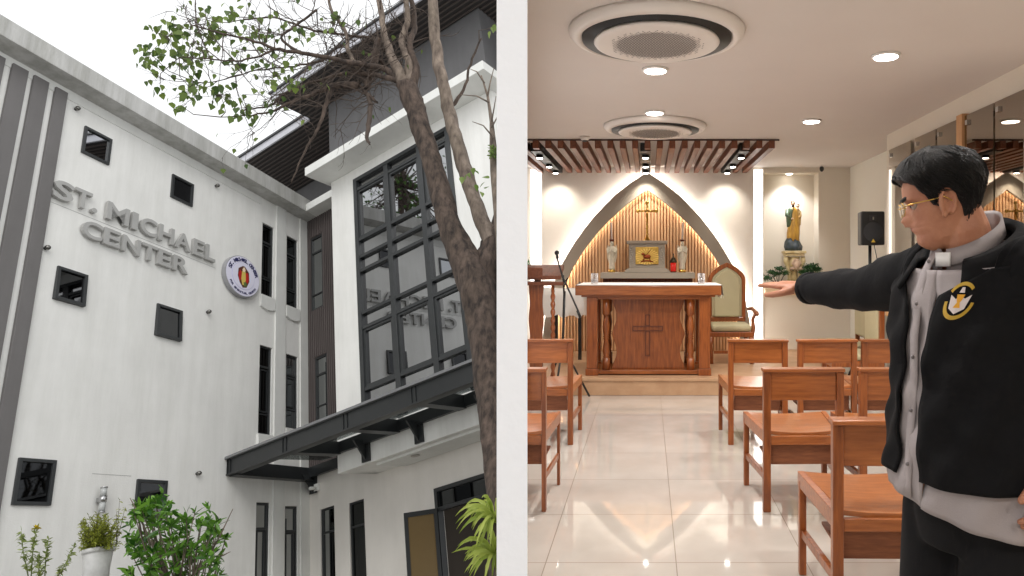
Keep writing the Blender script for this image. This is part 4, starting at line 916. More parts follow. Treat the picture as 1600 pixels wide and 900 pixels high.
mb = MB(); mb.box((tx(979), Y1 - .03, tz(381) + .001), (tx(1043), FY - .06, tz(376))); part('cornice', M_grey, tb, mb, bevel=.005)
mb = MB(); mb.box((tx(993), Y1 - .02, tz(413)), (tx(1029), Y1 - .001, tz(386))); dr = part('door', M_gold, tb, mb, bevel=.003)
mb = MB(); cxx, czz = tx(1011), tz(401)
for k in range(24):
    a = 2 * pi * k / 24; b = a + .09; r0, r1 = .04, .15
    pts = [(cxx + r0 * cos(a), czz + r0 * sin(a)), (cxx + min(.15, .15) * cos(a - .05), czz + .105 * sin(a - .05)), (cxx + .15 * cos(b), czz + .105 * sin(b))]
    mb.prism(pts, lambda x, z: (x, Y1 - .0205, z), lambda x, z: (x, Y1 - .026, z))
part('sunburst', mat('bright_gold', srgb(240, 206, 120), .3, metal=1.0), dr, mb)
mb = MB(); M_cop = mat('copper', srgb(150, 72, 40), .35, metal=.7)
Yl = Y1 - .034
mb.ell((cxx, Yl, czz + .0), (.05, .014, .028)); mb.ell((cxx - .05, Yl, czz + .032), (.022, .012, .018)); mb.tube([(cxx - .035, Yl, czz - .01), (cxx - .045, Yl, czz - .055)], .007, 6); mb.tube([(cxx + .03, Yl, czz - .01), (cxx + .04, Yl, czz - .055)], .007, 6); mb.tube([(cxx - .06, Yl, czz - .05), (cxx + .045, Yl, czz + .09)], .004, 6); mb.tube([(cxx - .08, Yl, czz - .065), (cxx, Yl, czz - .052), (cxx + .08, Yl, czz - .066)], .01, 6)
part('lamb_relief', M_cop, dr, mb)
mb = MB()
for sx in (987, 1035):
    for k in range(9):
        a = k * .7; mb.ell((tx(sx) + .012 * cos(a * 2), Y1 - .004, tz(410 - k * 2.8)), (.012, .008, .008), 8, 5)
part('side_ornament', mat('silver_ornament', srgb(178, 172, 160), .4), tb, mb)
# crucifix on the tabernacle
cz_ = tz(376); cxr = thing('crucifix', 'ornate gold crucifix standing on the tabernacle in front of the fluted wood', 'crucifix', (tx(1011), ry + .05, cz_)); yc = ry + .05
zz = lambda py: Zp(py, yc)
mb = MB(); mb.lathe([(.0, 0), (.05, 0), (.05, .012), (.035, .02), (.03, .04), (.014, .05), (.018, .07), (.01, .085)], (tx(1011), yc, cz_ + .001), 18); part('foot', M_gold, cxr, mb)
mb = MB(); mb.box((tx(1011) - .012, yc - .008, cz_ + .08), (tx(1011) + .012, yc + .008, zz(319))); mb.box((tx(1011) - .115, yc - .008, zz(331.5)), (tx(1011) + .115, yc + .008, zz(328.5)))
for p in ((tx(1011), zz(317)), (tx(1011) - .12, zz(330)), (tx(1011) + .12, zz(330)), (tx(1011), zz(372))): mb.ell((p[0], yc, p[1]), (.024, .012, .024), 10, 7)
for k in range(6): mb.ell((tx(1011), yc - .008, cz_ + .11 + k * .05), (.018, .01, .016), 8, 5)
part('cross', M_gold, cxr, mb, flat=False)
mb = MB(); hz = zz(331)
mb.ell((tx(1011) + .004, yc - .03, hz + .02), (.014, .014, .018), 10, 7); mb.tube([(tx(1011), yc - .028, hz), (tx(1011), yc - .028, hz - .06), (tx(1011) + .008, yc - .026, hz - .10), (tx(1011) - .002, yc - .026, hz - .17)], [.016, .018, .014, .007], 8)
for s in (-1, 1): mb.tube([(tx(1011), yc - .026, hz - .004), (tx(1011) + s * .05, yc - .022, hz + .006), (tx(1011) + s * .105, yc - .018, hz + .022)], [.009, .007, .005], 6)
part('figure', mat('aged_gold', srgb(188, 146, 78), .35, metal=.9), cxr, mb)
# angel candle holders, sanctuary lamp
M_porc = mat('porcelain', srgb(226, 218, 198), .35, var=.12, vs=30)
for px, lab, h in ((956, 'porcelain angel with gold base holding a tall candle, left of the tabernacle', 0), (1066, 'porcelain angel with gold base holding a tall candle, right of the tabernacle', 0)):
    y = ry + .05; c = (X(px, y), y, zt_ + .001); t = thing('candle_holder', lab, 'candle holder', c, group='angel candle holders')
    mb = MB(); mb.lathe([(.048, 0), (.048, .02), (.036, .035)], c, 18); part('foot', M_gold, t, mb)
    k = 1.0
    mb = MB(); mb.lathe([(.036, .035), (.04, .06), (.032, .14), (.045, .22), (.058, .28), (.05, .32), (.022, .345), (.02, .355)], c, 18); mb.ell((c[0], y - .01, c[2] + .37), (.026, .028, .034), 12, 8)
    for s in (-1, 1): mb.tube([(c[0] + s * .05, y - .02, c[2] + .31), (c[0] + s * .045, y - .05, c[2] + .25), (c[0] + s * .006, y - .06, c[2] + .285)], [.018, .016, .01], 8)
    part('body', M_porc, t, mb)
    mb = MB()
    for s in (-1, 1): mb.prism([(0, 0), (.035, .06), (.05, .0), (.04, -.12), (.02, -.19), (.0, -.1)], lambda x, z: (c[0] + s * (.02 + x), y + .04, c[2] + .30 + z), lambda x, z: (c[0] + s * (.02 + x), y + .055, c[2] + .30 + z))
    part('wing', M_porc, t, mb)
    mb = MB(); mb.lathe([(.012, .395), (.03, .41), (.034, .425), (.012, .428)], c, 14); part('drip_cup', mat('dark_red_cup', srgb(96, 44, 36), .4), t, mb)
    mb = MB(); mb.tube([(c[0], y, c[2] + .426), (c[0] + (.012 if px > 1000 else -.004), y, c[2] + .65)], [.012, .0105], 12); part('candle', mat('wax', (1, 1, 1)), t, mb)
y = ry - .02; c = (X(1052, y), y, zt_ + .001); t = thing('sanctuary_lamp', 'small red glass lantern lamp with dark pointed lid right of the tabernacle', 'lamp', c)
mb = MB(); mb.lathe([(.042, 0), (.042, .012)], c, 12); mb.lathe([(.046, .125), (.044, .145), (.02, .19), (.008, .2), (.008, .24), (0, .25)], c, 12); part('frame', mat('bronze', srgb(72, 60, 42), .4, metal=.6), t, mb)
mb = MB(); mb.lathe([(.036, .013), (.038, .124)], c, 16); part('glass', mat('red_glass', srgb(176, 24, 22), .12, emit=(1, .05, .03), es=.25), t, mb)
# --- statue in the niche
ns = DB + .10
t = thing('niche_shelf', 'pale ledge under the statue niche', 'ledge', (X(1215, DB), DB - .1, nz0 - .07))
mb = MB(); mb.box((nx0 - .0, DB - .12, nz0 - .065), (nx1 - .02, DB + .27, nz0 - .002)); part('board', mat('ledge_cream', srgb(232, 208, 172), .5), t, mb, bevel=.005)
mb = MB(); mb.box((nx0 + .08, DB - .08, nz0 - .095), (nx1 - .10, DB - .002, nz0 - .066)); part('batten', mat('ledge_cream', (1, 1, 1)), t, mb)
c = (X(1240, ns), ns, nz0 + .001); Zs = lambda py: Zp(py, ns)
ped = thing('pedestal', 'cream and gold console with a carved cherub face holding up the statue', 'pedestal', c)
M_cream = mat('cream_gilt', srgb(224, 208, 168), .5, c2=srgb(190, 166, 108), vs=14)
mb = MB(); mb.box((c[0] - .15, ns - .13, Zs(396)), (c[0] + .15, ns + .1, Zs(392))); mb.box((c[0] - .13, ns - .11, Zs(400)), (c[0] + .13, ns + .09, Zs(396) - .001)); part('top_slab', M_cream, ped, mb, bevel=.006)
hP = Zs(400) - c[2]
mb = MB()
for s in (-1, 1):
    mb.tube([(c[0] + s * .115, ns - .05, Zs(401)), (c[0] + s * .12, ns - .06, Zs(408)), (c[0] + s * .08, ns - .05, Zs(420)), (c[0] + s * .07, ns - .04, Zs(435)), (c[0] + s * .09, ns - .04, c[2])], [.03, .035, .028, .022, .03], 10)
mb.tube([(c[0], ns, Zs(401)), (c[0], ns, Zs(425)), (c[0], ns, c[2])], [.085, .05, .06], 14); part('scrolls', M_cream, ped, mb)
mb = MB(); mb.ell((c[0] + .02, ns - .10, Zs(414)), (.05, .045, .062), 14, 10); mb.ell((c[0] + .02, ns - .14, Zs(414)), (.01, .012, .012), 8, 6)
for a in range(9): mb.ell((c[0] + .02 + .052 * cos(pi * a / 8), ns - .10, Zs(414) + .02 + .05 * sin(pi * a / 8)), (.018, .018, .018), 8, 5)
for s in (-1, 1): mb.ell((c[0] + .02 + s * .055, ns - .09, Zs(414) - .05), (.04, .02, .024), 10, 6)
part('cherub', mat('cherub_cream', srgb(228, 206, 184), .5, c2=srgb(196, 160, 136), vs=12), ped, mb)
st_ = thing('statue', 'painted statue of a bearded man in green and gold robes holding a child', 'statue', (c[0] - .02, ns, Zs(392) + .001)); sx0 = c[0] - .01
M_rg = mat('robe_gold', srgb(214, 168, 74), .4, c2=srgb(160, 116, 44), vs=14, stretch=(2, 2, .5), bump=.5, bs=20)
M_rgr = mat('robe_green', srgb(92, 112, 82), .45, c2=srgb(54, 72, 56), vs=12, bump=.5, bs=20); M_rb = mat('base_blue', srgb(72, 84, 100), .45, c2=srgb(44, 58, 48), vs=14, bump=.6, bs=25)
M_fl2 = mat('painted_skin', srgb(214, 178, 144), .4); M_hd = mat('painted_hair', srgb(78, 54, 38), .5)
def Zq(py): return Zp(py, ns)
def lobe(mb, rows, n=20, wob=.06, ph=0):  # rows (py, cx, rx, ry)
    vs = []
    for py, cx_, rx_, ry_ in rows:
        for k in range(n):
            a = 2 * pi * k / n; f = 1 + wob * sin(5 * a + ph + py * .15) + wob * .5 * sin(9 * a + ph); vs.append((cx_ + rx_ * cos(a) * f, ns - .01 + ry_ * sin(a) * f, Zq(py)))
    fs = [(i * n + k, i * n + (k + 1) % n, (i + 1) * n + (k + 1) % n, (i + 1) * n + k) for i in range(len(rows) - 1) for k in range(n)]
    fs += [tuple(range(n)), tuple((len(rows) - 1) * n + k for k in range(n))[::-1]]; mb.add(vs, fs, True)
mb = MB(); lobe(mb, [(391.5, sx0, .115, .10), (385, sx0, .12, .10), (378, sx0 - .005, .10, .08), (372, sx0 - .01, .07, .06)], wob=.12); part('base', M_rb, st_, mb)
mb = MB(); lobe(mb, [(378, sx0 + .005, .085, .07), (365, sx0 + .005, .085, .07), (350, sx0 + .01, .082, .065), (338, sx0 + .005, .075, .06), (328, sx0, .06, .05), (324, sx0, .035, .035)], wob=.09); part('robe', M_rg, st_, mb)
mb = MB(); lobe(mb, [(355, sx0 - .055, .03, .04), (345, sx0 - .05, .045, .055), (335, sx0 - .045, .05, .06), (328, sx0 - .03, .045, .055), (323, sx0 - .005, .025, .03)], wob=.08, ph=1); mb.tube([(sx0 - .08, ns - .02, Zq(328)), (sx0 - .095, ns - .05, Zq(337)), (sx0 - .04, ns - .085, Zq(342))], [.028, .026, .018], 10); part('cloak', M_rgr, st_, mb)
mb = MB(); mb.ell((sx0 - .005, ns - .02, Zq(319)), (.026, .028, .034), 14, 10); mb.tube([(sx0 - .04, ns - .085, Zq(342)), (sx0 - .015, ns - .095, Zq(342))], [.014, .01], 8); mb.ell((sx0 - .005, ns - .048, Zq(319.3)), (.006, .008, .009), 8, 5); part('head', M_fl2, st_, mb)
mb = MB(); mb.ell((sx0 - .005, ns - .008, Zq(317.5)), (.032, .032, .036), 14, 10); mb.ell((sx0 - .005, ns - .035, Zq(322.5)), (.02, .016, .018), 10, 7); part('hair', M_hd, st_, mb)
mb = MB(); lobe(mb, [(352, sx0 + .075, .03, .035), (340, sx0 + .07, .04, .045), (330, sx0 + .065, .036, .04), (326, sx0 + .06, .02, .025)], wob=.06, ph=2); mb.tube([(sx0 + .09, ns - .03, Zq(331)), (sx0 + .10, ns - .05, Zq(338)), (sx0 + .06, ns - .07, Zq(341))], [.018, .015, .01], 8); part('child_robe', mat('child_robe', srgb(204, 170, 104), .5, c2=srgb(160, 120, 60), vs=14), st_, mb)
mb = MB(); mb.ell((sx0 + .062, ns - .03, Zq(322.5)), (.021, .022, .025), 12, 8); part('child_head', M_fl2, st_, mb)
mb = MB(); mb.ell((sx0 + .063, ns - .022, Zq(321)), (.0235, .022, .024), 12, 8); part('child_hair', M_hd, st_, mb)
spotlamp(((nx0 + nx1) / 2, DB + .06, nz1 - .03), ((nx0 + nx1) / 2, DB + .22, 1.6), 34, 110, .9, (.97, .98, 1))
spotlamp((X(1236, 8.9), 8.3, CEIL - .04), (X(1236, DB), DB, 1.6), 34, 40, .8, (1, .96, .9))  # added spot with no fixture, brightens the statue and niche
mb = MB(); mb.lathe([(0, 0), (.04, 0), (.04, -.006), (0, -.006)], ((nx0 + nx1) / 2, DB + .12, nz1 - .001), 18); solo('niche_light', M_sp, mb, label='tiny recessed spotlight at the top of the niche', cat='light', base=((nx0 + nx1) / 2, DB + .12, nz1))
# bonsai plants
M_bon = leafmat('bonsai_leaves', srgb(22, 62, 28), srgb(48, 98, 44), .5, .1)
for pts, lab, cx_ in (([(1206, 425), (1218, 420), (1226, 427), (1199, 434), (1213, 428)], 'flat topped bonsai left of the pedestal on the ledge', 1214), ([(1262, 418), (1270, 415), (1276, 421), (1256, 425), (1268, 423), (1258, 431)], 'rounded bonsai right of the pedestal on the ledge', 1264)):
    y = DB - .03; c = (X(cx_, y), y, nz0 + .001); t = thing('bonsai', lab, 'plant', c, group='bonsai beside the statue')
    mb = MB(); mb.lathe([(.0, 0), (.05, 0), (.065, .045), (.06, .045), (0, .04)], c, 16); part('pot', mat('bonsai_pot', srgb(92, 84, 76), .5), t, mb)
    mb = MB()
    for p in pts: mb.tube([(c[0], y, c[2] + .04), ((c[0] * 1.2 + X(p[0], y) * .8) / 2 + .01, y, c[2] + .09), (X(p[0], y), y, Zp(p[1], y) - .01)], [.012, .008, .004], 6)
    part('trunk', M_bark, t, mb)
    mb = MB()
    for p in pts:
        for k in range(230):
            q = Vector((X(p[0], y), y, Zp(p[1], y))) + Vector((rb.gauss(0, .032), rb.gauss(0, .03), rb.gauss(0, .014))); leaf(mb, q, rv(rb) + Vector((0, 0, .3)), .022, .014, rb)
    part('foliage', M_bon, t, mb)
# --- presider chair
def chair_frame(c, ang): return Matrix.Translation(c) @ Matrix.Rotation(ang, 4, 'Z')
y = 8.45; c = (X(1139, y), y, PLZ)
pc = thing('armchair', 'high gothic armchair with olive padded back and pointed wooden frame beside the altar', 'armchair', c, rot=Matrix.Rotation(.0, 4, 'Z'))
Q = chair_frame(c, 0)
def gp(w_, h0, h1, tip, n=8): # gothic outline
    r = [(w_, h0), (w_ * 1.0, h1)]
    for i in range(1, n + 1): t_ = i / n; r.append((w_ * cos(t_ * pi / 2) ** .85 if i < n else 0, h1 + (tip - h1) * (t_ ** .95)))
    return r + [(-x, z) for x, z in r[-2::-1]]
bw = .235
o_ = gp(bw, .46, .98, 1.20); i_ = gp(bw - .045, .52, .96, 1.14)
mb = MB(); mb.strip(i_, o_, lambda x, z: (x, .22, z), lambda x, z: (x, .28, z)); mb.box((-bw, .22, .46), (bw, .28, .515)); part('back_frame', M_wood, pc, mb, fr=Q, bevel=.006)
mb = MB(); mb.prism(i_, lambda x, z: (x, .225, z), lambda x, z: (x, .27, z)); mb.prism([(x * .85, .54 + (z - .54) * .96) for x, z in i_], lambda x, z: (x, .19, z), lambda x, z: (x, .2245, z)); part('back_pad', M_green, pc, mb, fr=Q, bevel=.015)
mb = MB(); mb.box((-.24, -.27, .38), (.24, .20, .46)); part('seat_pad', M_green, pc, mb, fr=Q, bevel=.03)
mb = MB(); mb.box((-.26, -.28, .32), (.26, .25, .379)); part('seat_frame', M_wood, pc, mb, fr=Q, bevel=.006)
for s in (-1, 1):
    mb = MB(); mb.tube([(s * .27, .22, .62), (s * .29, .0, .635), (s * .30, -.26, .60), (s * .30, -.31, .585)], [.022, .024, .028, .02], 10); part('armrest', M_wood, pc, mb, fr=Q)
    mb = MB(); mb.tube([(s * .29, -.24, .60), (s * .26, -.2, .52), (s * .265, -.22, .42), (s * .245, -.25, .33)], [.022, .02, .026, .028], 10); part('arm_support', M_wood, pc, mb, fr=Q)
    mb = MB(); mb.tube([(s * .235, -.25, .319), (s * .255, -.27, .22), (s * .235, -.25, .10), (s * .24, -.27, .0)], [.034, .026, .02, .024], 10); part('leg', M_wood, pc, mb, fr=Q)
    mb = MB(); mb.box((s * .235 - .022, .20, 0), (s * .235 + .022, .25, .319)); part('leg', M_wood, pc, mb, fr=Q, bevel=.004)
mb = MB(); mb.box((-.21, -.26, .12), (.21, -.235, .155)); part('stretcher', M_wood, pc, mb, fr=Q)
# side chairs near the right wall (seen from their side)
def side_chair(c, ang, lab):
    t = thing('padded_chair', lab, 'chair', c, rot=Matrix.Rotation(ang, 4, 'Z'), group='padded chairs at the right wall'); Q = chair_frame(c, ang)
    mb = MB(); mb.box((-.24, -.25, .40), (.24, .21, .47)); part('seat_pad', M_green, t, mb, fr=Q, bevel=.028)
    mb = MB(); mb.box((-.25, -.26, .34), (.25, .26, .399)); part('seat_frame', M_wood, t, mb, fr=Q, bevel=.005)
    mb = MB(); mb.box((-.20, .20, .52), (.20, .245, 1.0)); part('back_pad', M_green, t, mb, fr=Q, bevel=.02)
    mb = MB(); mb.box((-.245, .22, .34), (-.20, .27, 1.04)); mb.box((.20, .22, .34), (.245, .27, 1.04)); mb.box((-.2, .246, .98), (.2, .27, 1.04)); mb.box((-.2, .246, .5), (.2, .27, .54)); part('back_frame', M_wood, t, mb, fr=Q, bevel=.005)
    for sx in (-.22, .22):
        for sy in (-.22, .24): mb = MB(); mb.box((sx - .022, sy - .022, 0), (sx + .022, sy + .022, .339)); part('leg', M_wood, t, mb, fr=Q, bevel=.003)
side_chair((2.28, 8.1, 0), radians(-90), 'padded green chair against the right wall, further one')
side_chair((2.10, 7.15, 0), radians(-90), 'padded green chair against the right wall, nearer one')
# --- loudspeaker and stand
y = 7.3; sx_ = X(1364, y)
ts = thing('loudspeaker', 'black loudspeaker on a stand at the right wall with a small gold badge', 'loudspeaker', (sx_, y, Zp(383, y)))
hw = (X(1383, y) - X(1345, y)) / 2; z0, z1 = Zp(383, y), Zp(330, y)
mb = MB(); mb.prism([(-hw, -.0), (hw, 0), (hw * .75, .22), (-hw * .75, .22)], lambda a, b: (sx_ + a, y + b, z0), lambda a, b: (sx_ + a, y + b, z1)); part('cabinet', M_blk, ts, mb, bevel=.015)
mb = MB(); c2 = (sx_, y - .001, z0 + (z1 - z0) * .38)
RY = Matrix.Rotation(radians(90), 4, 'X')
def lathe_y(prof, c, n=24):
    m = MB(); m.lathe(prof, (0, 0, 0), n, RY); m.v = [tuple(Vector(v) + Vector(c)) for v in m.v]; return m
part('grille', mat('grille', srgb(40, 40, 42), .6, bump=1, bs=300), ts, lathe_y([(0, 0), (.1, 0), (.105, .006), (.098, .010), (0, .004)], c2))
mb = MB(); mb.box((sx_ - .035, y - .006, z1 - .10), (sx_ + .035, y - .001, z1 - .04)); hn = part('horn', mat('horn', srgb(46, 46, 48), .35), ts, mb)
mb = MB(); mb.box((sx_ - .008, y - .012, z1 - .09), (sx_ + .008, y - .0065, z1 - .06)); part('driver', M_steelb, hn, mb)
mb = MB(); mb.prism([(-.022, 0), (.022, 0), (0, .035)], lambda a, b: (sx_ + a, y - .012, z0 + .03 + b), lambda a, b: (sx_ + a, y - .004, z0 + .03 + b)); part('badge', mat('yellow_badge', srgb(206, 170, 60), .4), ts, mb)
tt = thing('speaker_stand', 'black tripod stand under the loudspeaker', 'stand', (sx_, y + .1, 0))
mb = MB(); mb.tube([(sx_, y + .1, .35), (sx_, y + .1, z0 - .001)], .017, 10); mb.tube([(sx_, y + .1, .72), (sx_, y + .1, .80)], .03, 10); part('pole', M_blk, tt, mb)
for k in range(3):
    a = radians(90 + 120 * k); mb = MB(); mb.tube([(sx_, y + .1, .76), (sx_ + .08 * cos(a), y + .1 + .08 * sin(a), .55), (sx_ + .42 * cos(a), y + .1 + .42 * sin(a) * .8, .015)], [.014, .013, .013], 8); mb.tube([(sx_, y + .1, .38), (sx_ + .22 * cos(a), y + .1 + .2 * sin(a) * .8, .32)], .008, 6); part('leg', M_blk, tt, mb)
mb = MB(); mb.tube([(sx_ + .03, y + .05, z0), (sx_ + .06, y + .05, z0 - .15), (sx_ + .04, y + .06, z0 - .4), (sx_ + .09, y + .06, .6), (sx_ + .02, y + .08, .4)], .004, 6); solo('speaker_cable', M_blk, mb, label='thin black cable hanging down behind the speaker stand', cat='cable', base=(sx_, y + .05, .4))
# --- lectern, microphone stand, credence table (left)
y = 6.95; k_ = y / F
le = thing('lectern', 'carved wooden lectern with spiral column and slanted reading desk at the left', 'lectern', (X(838, y), y, 0.0))
lx = lambda px: X(px, y)
lz = lambda py: Zp(py, y)
zbm = PLZ if y > PLY else 0
mb = MB(); mb.prism([(0, lz(437)), (.0, lz(431)), (.30, lz(414)), (.30, lz(421))], lambda a, z: (lx(808), y + a, z), lambda a, z: (lx(876), y + a, z)); mb.box((lx(812), y - .012, lz(431) - .02), (lx(848), y - .001, lz(418))); part('reading_desk', M_dwood, le, mb, bevel=.004)
mb = MB(); mb.box((lx(832), y + .1, lz(441)), (lx(842), y + .16, lz(432))); part('neck', M_wood, le, mb)
mb = MB(); mb.box((lx(808), y + .0, lz(446)), (lx(880), y + .3, lz(440.5))); part('top_board', M_dwood, le, mb, bevel=.004)
N = 20; hh = [(.075 * (1 - .16 * sin(pi * 3 * i / N) ** 2) , lerp(.12, lz(446) - .001, i / N)) for i in range(N + 1)]; cxl = lx(836)
mb = MB(); mb.prism([(cxl + a, z) for a, z in hh] + [(cxl - a, z) for a, z in reversed(hh)], lambda x, z: (x, y + .06, z), lambda x, z: (x, y + .10, z)); part('front_panel', M_wood, le, mb, bevel=.004)
for px in (863, 812):
    mb = MB(); n = 60; zz0, zz1 = .12, lz(446) - .002
    mb.tube([(lx(px), y + .04, zz0), (lx(px), y + .04, zz1)], .016, 10)
    for ph in (0, pi): mb.tube([(lx(px) + .013 * cos(ph + i * .62), y + .04 + .013 * sin(ph + i * .62), lerp(zz0 + .05, zz1 - .05, i / n)) for i in range(n + 1)], .012, 6)
    mb.box((lx(px) - .03, y + .01, zz0), (lx(px) + .03, y + .07, zz0 + .05)); part('spiral_column', M_wood, le, mb)
mb = MB(); mb.box((lx(805), y - .02, .0), (lx(880), y + .32, .12)); part('base', M_wood, le, mb, bevel=.006)
y = 7.0; ms = thing('microphone_stand', 'black microphone boom stand next to the lectern', 'stand', (X(882, y), y, 0))
pz = lambda px, py, d=0: (X(px, y + d), y + d, Zp(py, y + d))
mb = MB(); mb.tube([pz(879, 545), pz(882, 455)], .013, 8); mb.tube([pz(882, 480), pz(880, 430)], .009, 8); part('pole', M_blk, ms, mb)
mb = MB(); mb.tube([pz(907, 497, -.1), pz(903, 485, -.1), pz(879, 432, -.02), pz(870, 402, .04)], [.014, .009, .009, .008], 8); mb.tube([pz(907, 497, -.1), pz(902, 485, -.1)], .013, 8); part('boom', M_blk, ms, mb)
mb = MB(); mb.ell(pz(870, 395, .05), (.024, .024, .026)); mb.tube([pz(870, 395, .05), pz(871, 404, .04)], .014, 8); part('microphone', M_blk, ms, mb)
mb = MB(); mb.tube([pz(884, 439), pz(888, 434)], .008, 6); part('knob', M_blk, ms, mb)
for a in (0.3, 2.4, 4.5):
    mb = MB(); p0 = Vector(pz(879, 540)); e = Vector((p0.x + .28 * cos(a), p0.y + .2 * sin(a), .02 if p0.y + .2 * sin(a) < PLY - .02 else PLZ + .02)); mb.tube([p0, e], [.01, .012], 6); part('leg', M_blk, ms, mb)
y = 8.7; ct = thing('side_table', 'small table under a white cloth behind the lectern', 'table', (X(880, y), y, PLZ))
mb = MB(); mb.box((X(838, y), y - .2, Zp(452, y) - .03), (X(912, y), y + .25, Zp(452, y))); part('tabletop', M_dwood, ct, mb)
for px in (842, 872, 908): mb = MB(); mb.box((X(px, y) - .02, y - .18, PLZ), (X(px, y) + .02, y - .14, Zp(452, y) - .031)); part('leg', M_blk, ct, mb)
def drape(x0, x1, y0, y1, z, drop, wob, n=40):
    m = MB(); P_ = []; per = [(x0, y0), (x1, y0), (x1, y1), (x0, y1)]
    ring = []
    for i in range(4):
        a, b = per[i], per[(i + 1) % 4]
        for k in range(n // 4): t_ = k / (n // 4); ring.append((lerp(a[0], b[0], t_), lerp(a[1], b[1], t_)))
    cx_, cy_ = (x0 + x1) / 2, (y0 + y1) / 2; N_ = len(ring); vs = []
    for lv in range(5):
        for i, (x, y_) in enumerate(ring):
            t_ = lv / 4; f = 1 + (.02 + wob * sin(i * 1.9) * .5) * t_; dz = drop * (1 + .08 * sin(i * 2.3)) * t_
            vs.append((cx_ + (x - cx_) * f + .006 * sin(i * 1.1) * t_, cy_ + (y_ - cy_) * f, z - dz))
    fs = [(l * N_ + i, l * N_ + (i + 1) % N_, (l + 1) * N_ + (i + 1) % N_, (l + 1) * N_ + i) for l in range(4) for i in range(N_)] + [tuple(range(N_))]
    m.add(vs, fs, True); return m
solo('tablecloth', M_cloth, drape(X(836, y), X(914, y), y - .22, y + .27, Zp(451.5, y) + .003, .33, .06), label='white cloth draped over the small table behind the lectern', cat='tablecloth', base=(X(875, y), y, Zp(452, y)))
mb = MB(); cc = (X(906, 8.6), 8.6, Zp(451, 8.6) + .012); mb.lathe([(.0, 0), (.03, 0), (.055, .03), (.05, .035), (.02, .05), (0, .075)], cc, 16); solo('dish', mat('grey_dish', srgb(96, 90, 92), .4), mb, label='small dark dish at the right end of the white cloth', cat='dish', base=cc)
# small plant at the far left niche
c = (X(826, 9.45), 9.44, Zp(424, 9.4)); 
mb = MB()
for k in range(160): leaf(mb, Vector((X(822, 9.4) + rb.gauss(0, .04), 9.40 + rb.gauss(0, .02), Zp(414, 9.4) + rb.gauss(0, .035))), rv(rb), .03, .018, rb)
tpl = thing('potted_plant', 'small dark green plant at the far left behind the lectern', 'plant', (X(822, 9.4), 9.4, Zp(432, 9.4))); part('foliage', M_bon, tpl, mb)
mb = MB(); mb.lathe([(.03, -.10), (.045, -.03), (.04, -.03), (0, -.04)], (X(822, 9.4), 9.4, Zp(414, 9.4)), 14); part('pot', mat('bonsai_pot', (1, 1, 1)), tpl, mb)
mb = MB(); mb.box((X(800, 9.4), 9.33, Zp(432, 9.4)), (X(829, 9.4), 9.5, Zp(426, 9.4) - .005)); solo('wall_ledge', mat('ledge_cream', (1, 1, 1)), mb, label='short pale ledge carrying the small plant at the far left', cat='ledge', base=(X(815, 9.4), 9.4, Zp(432, 9.4)))
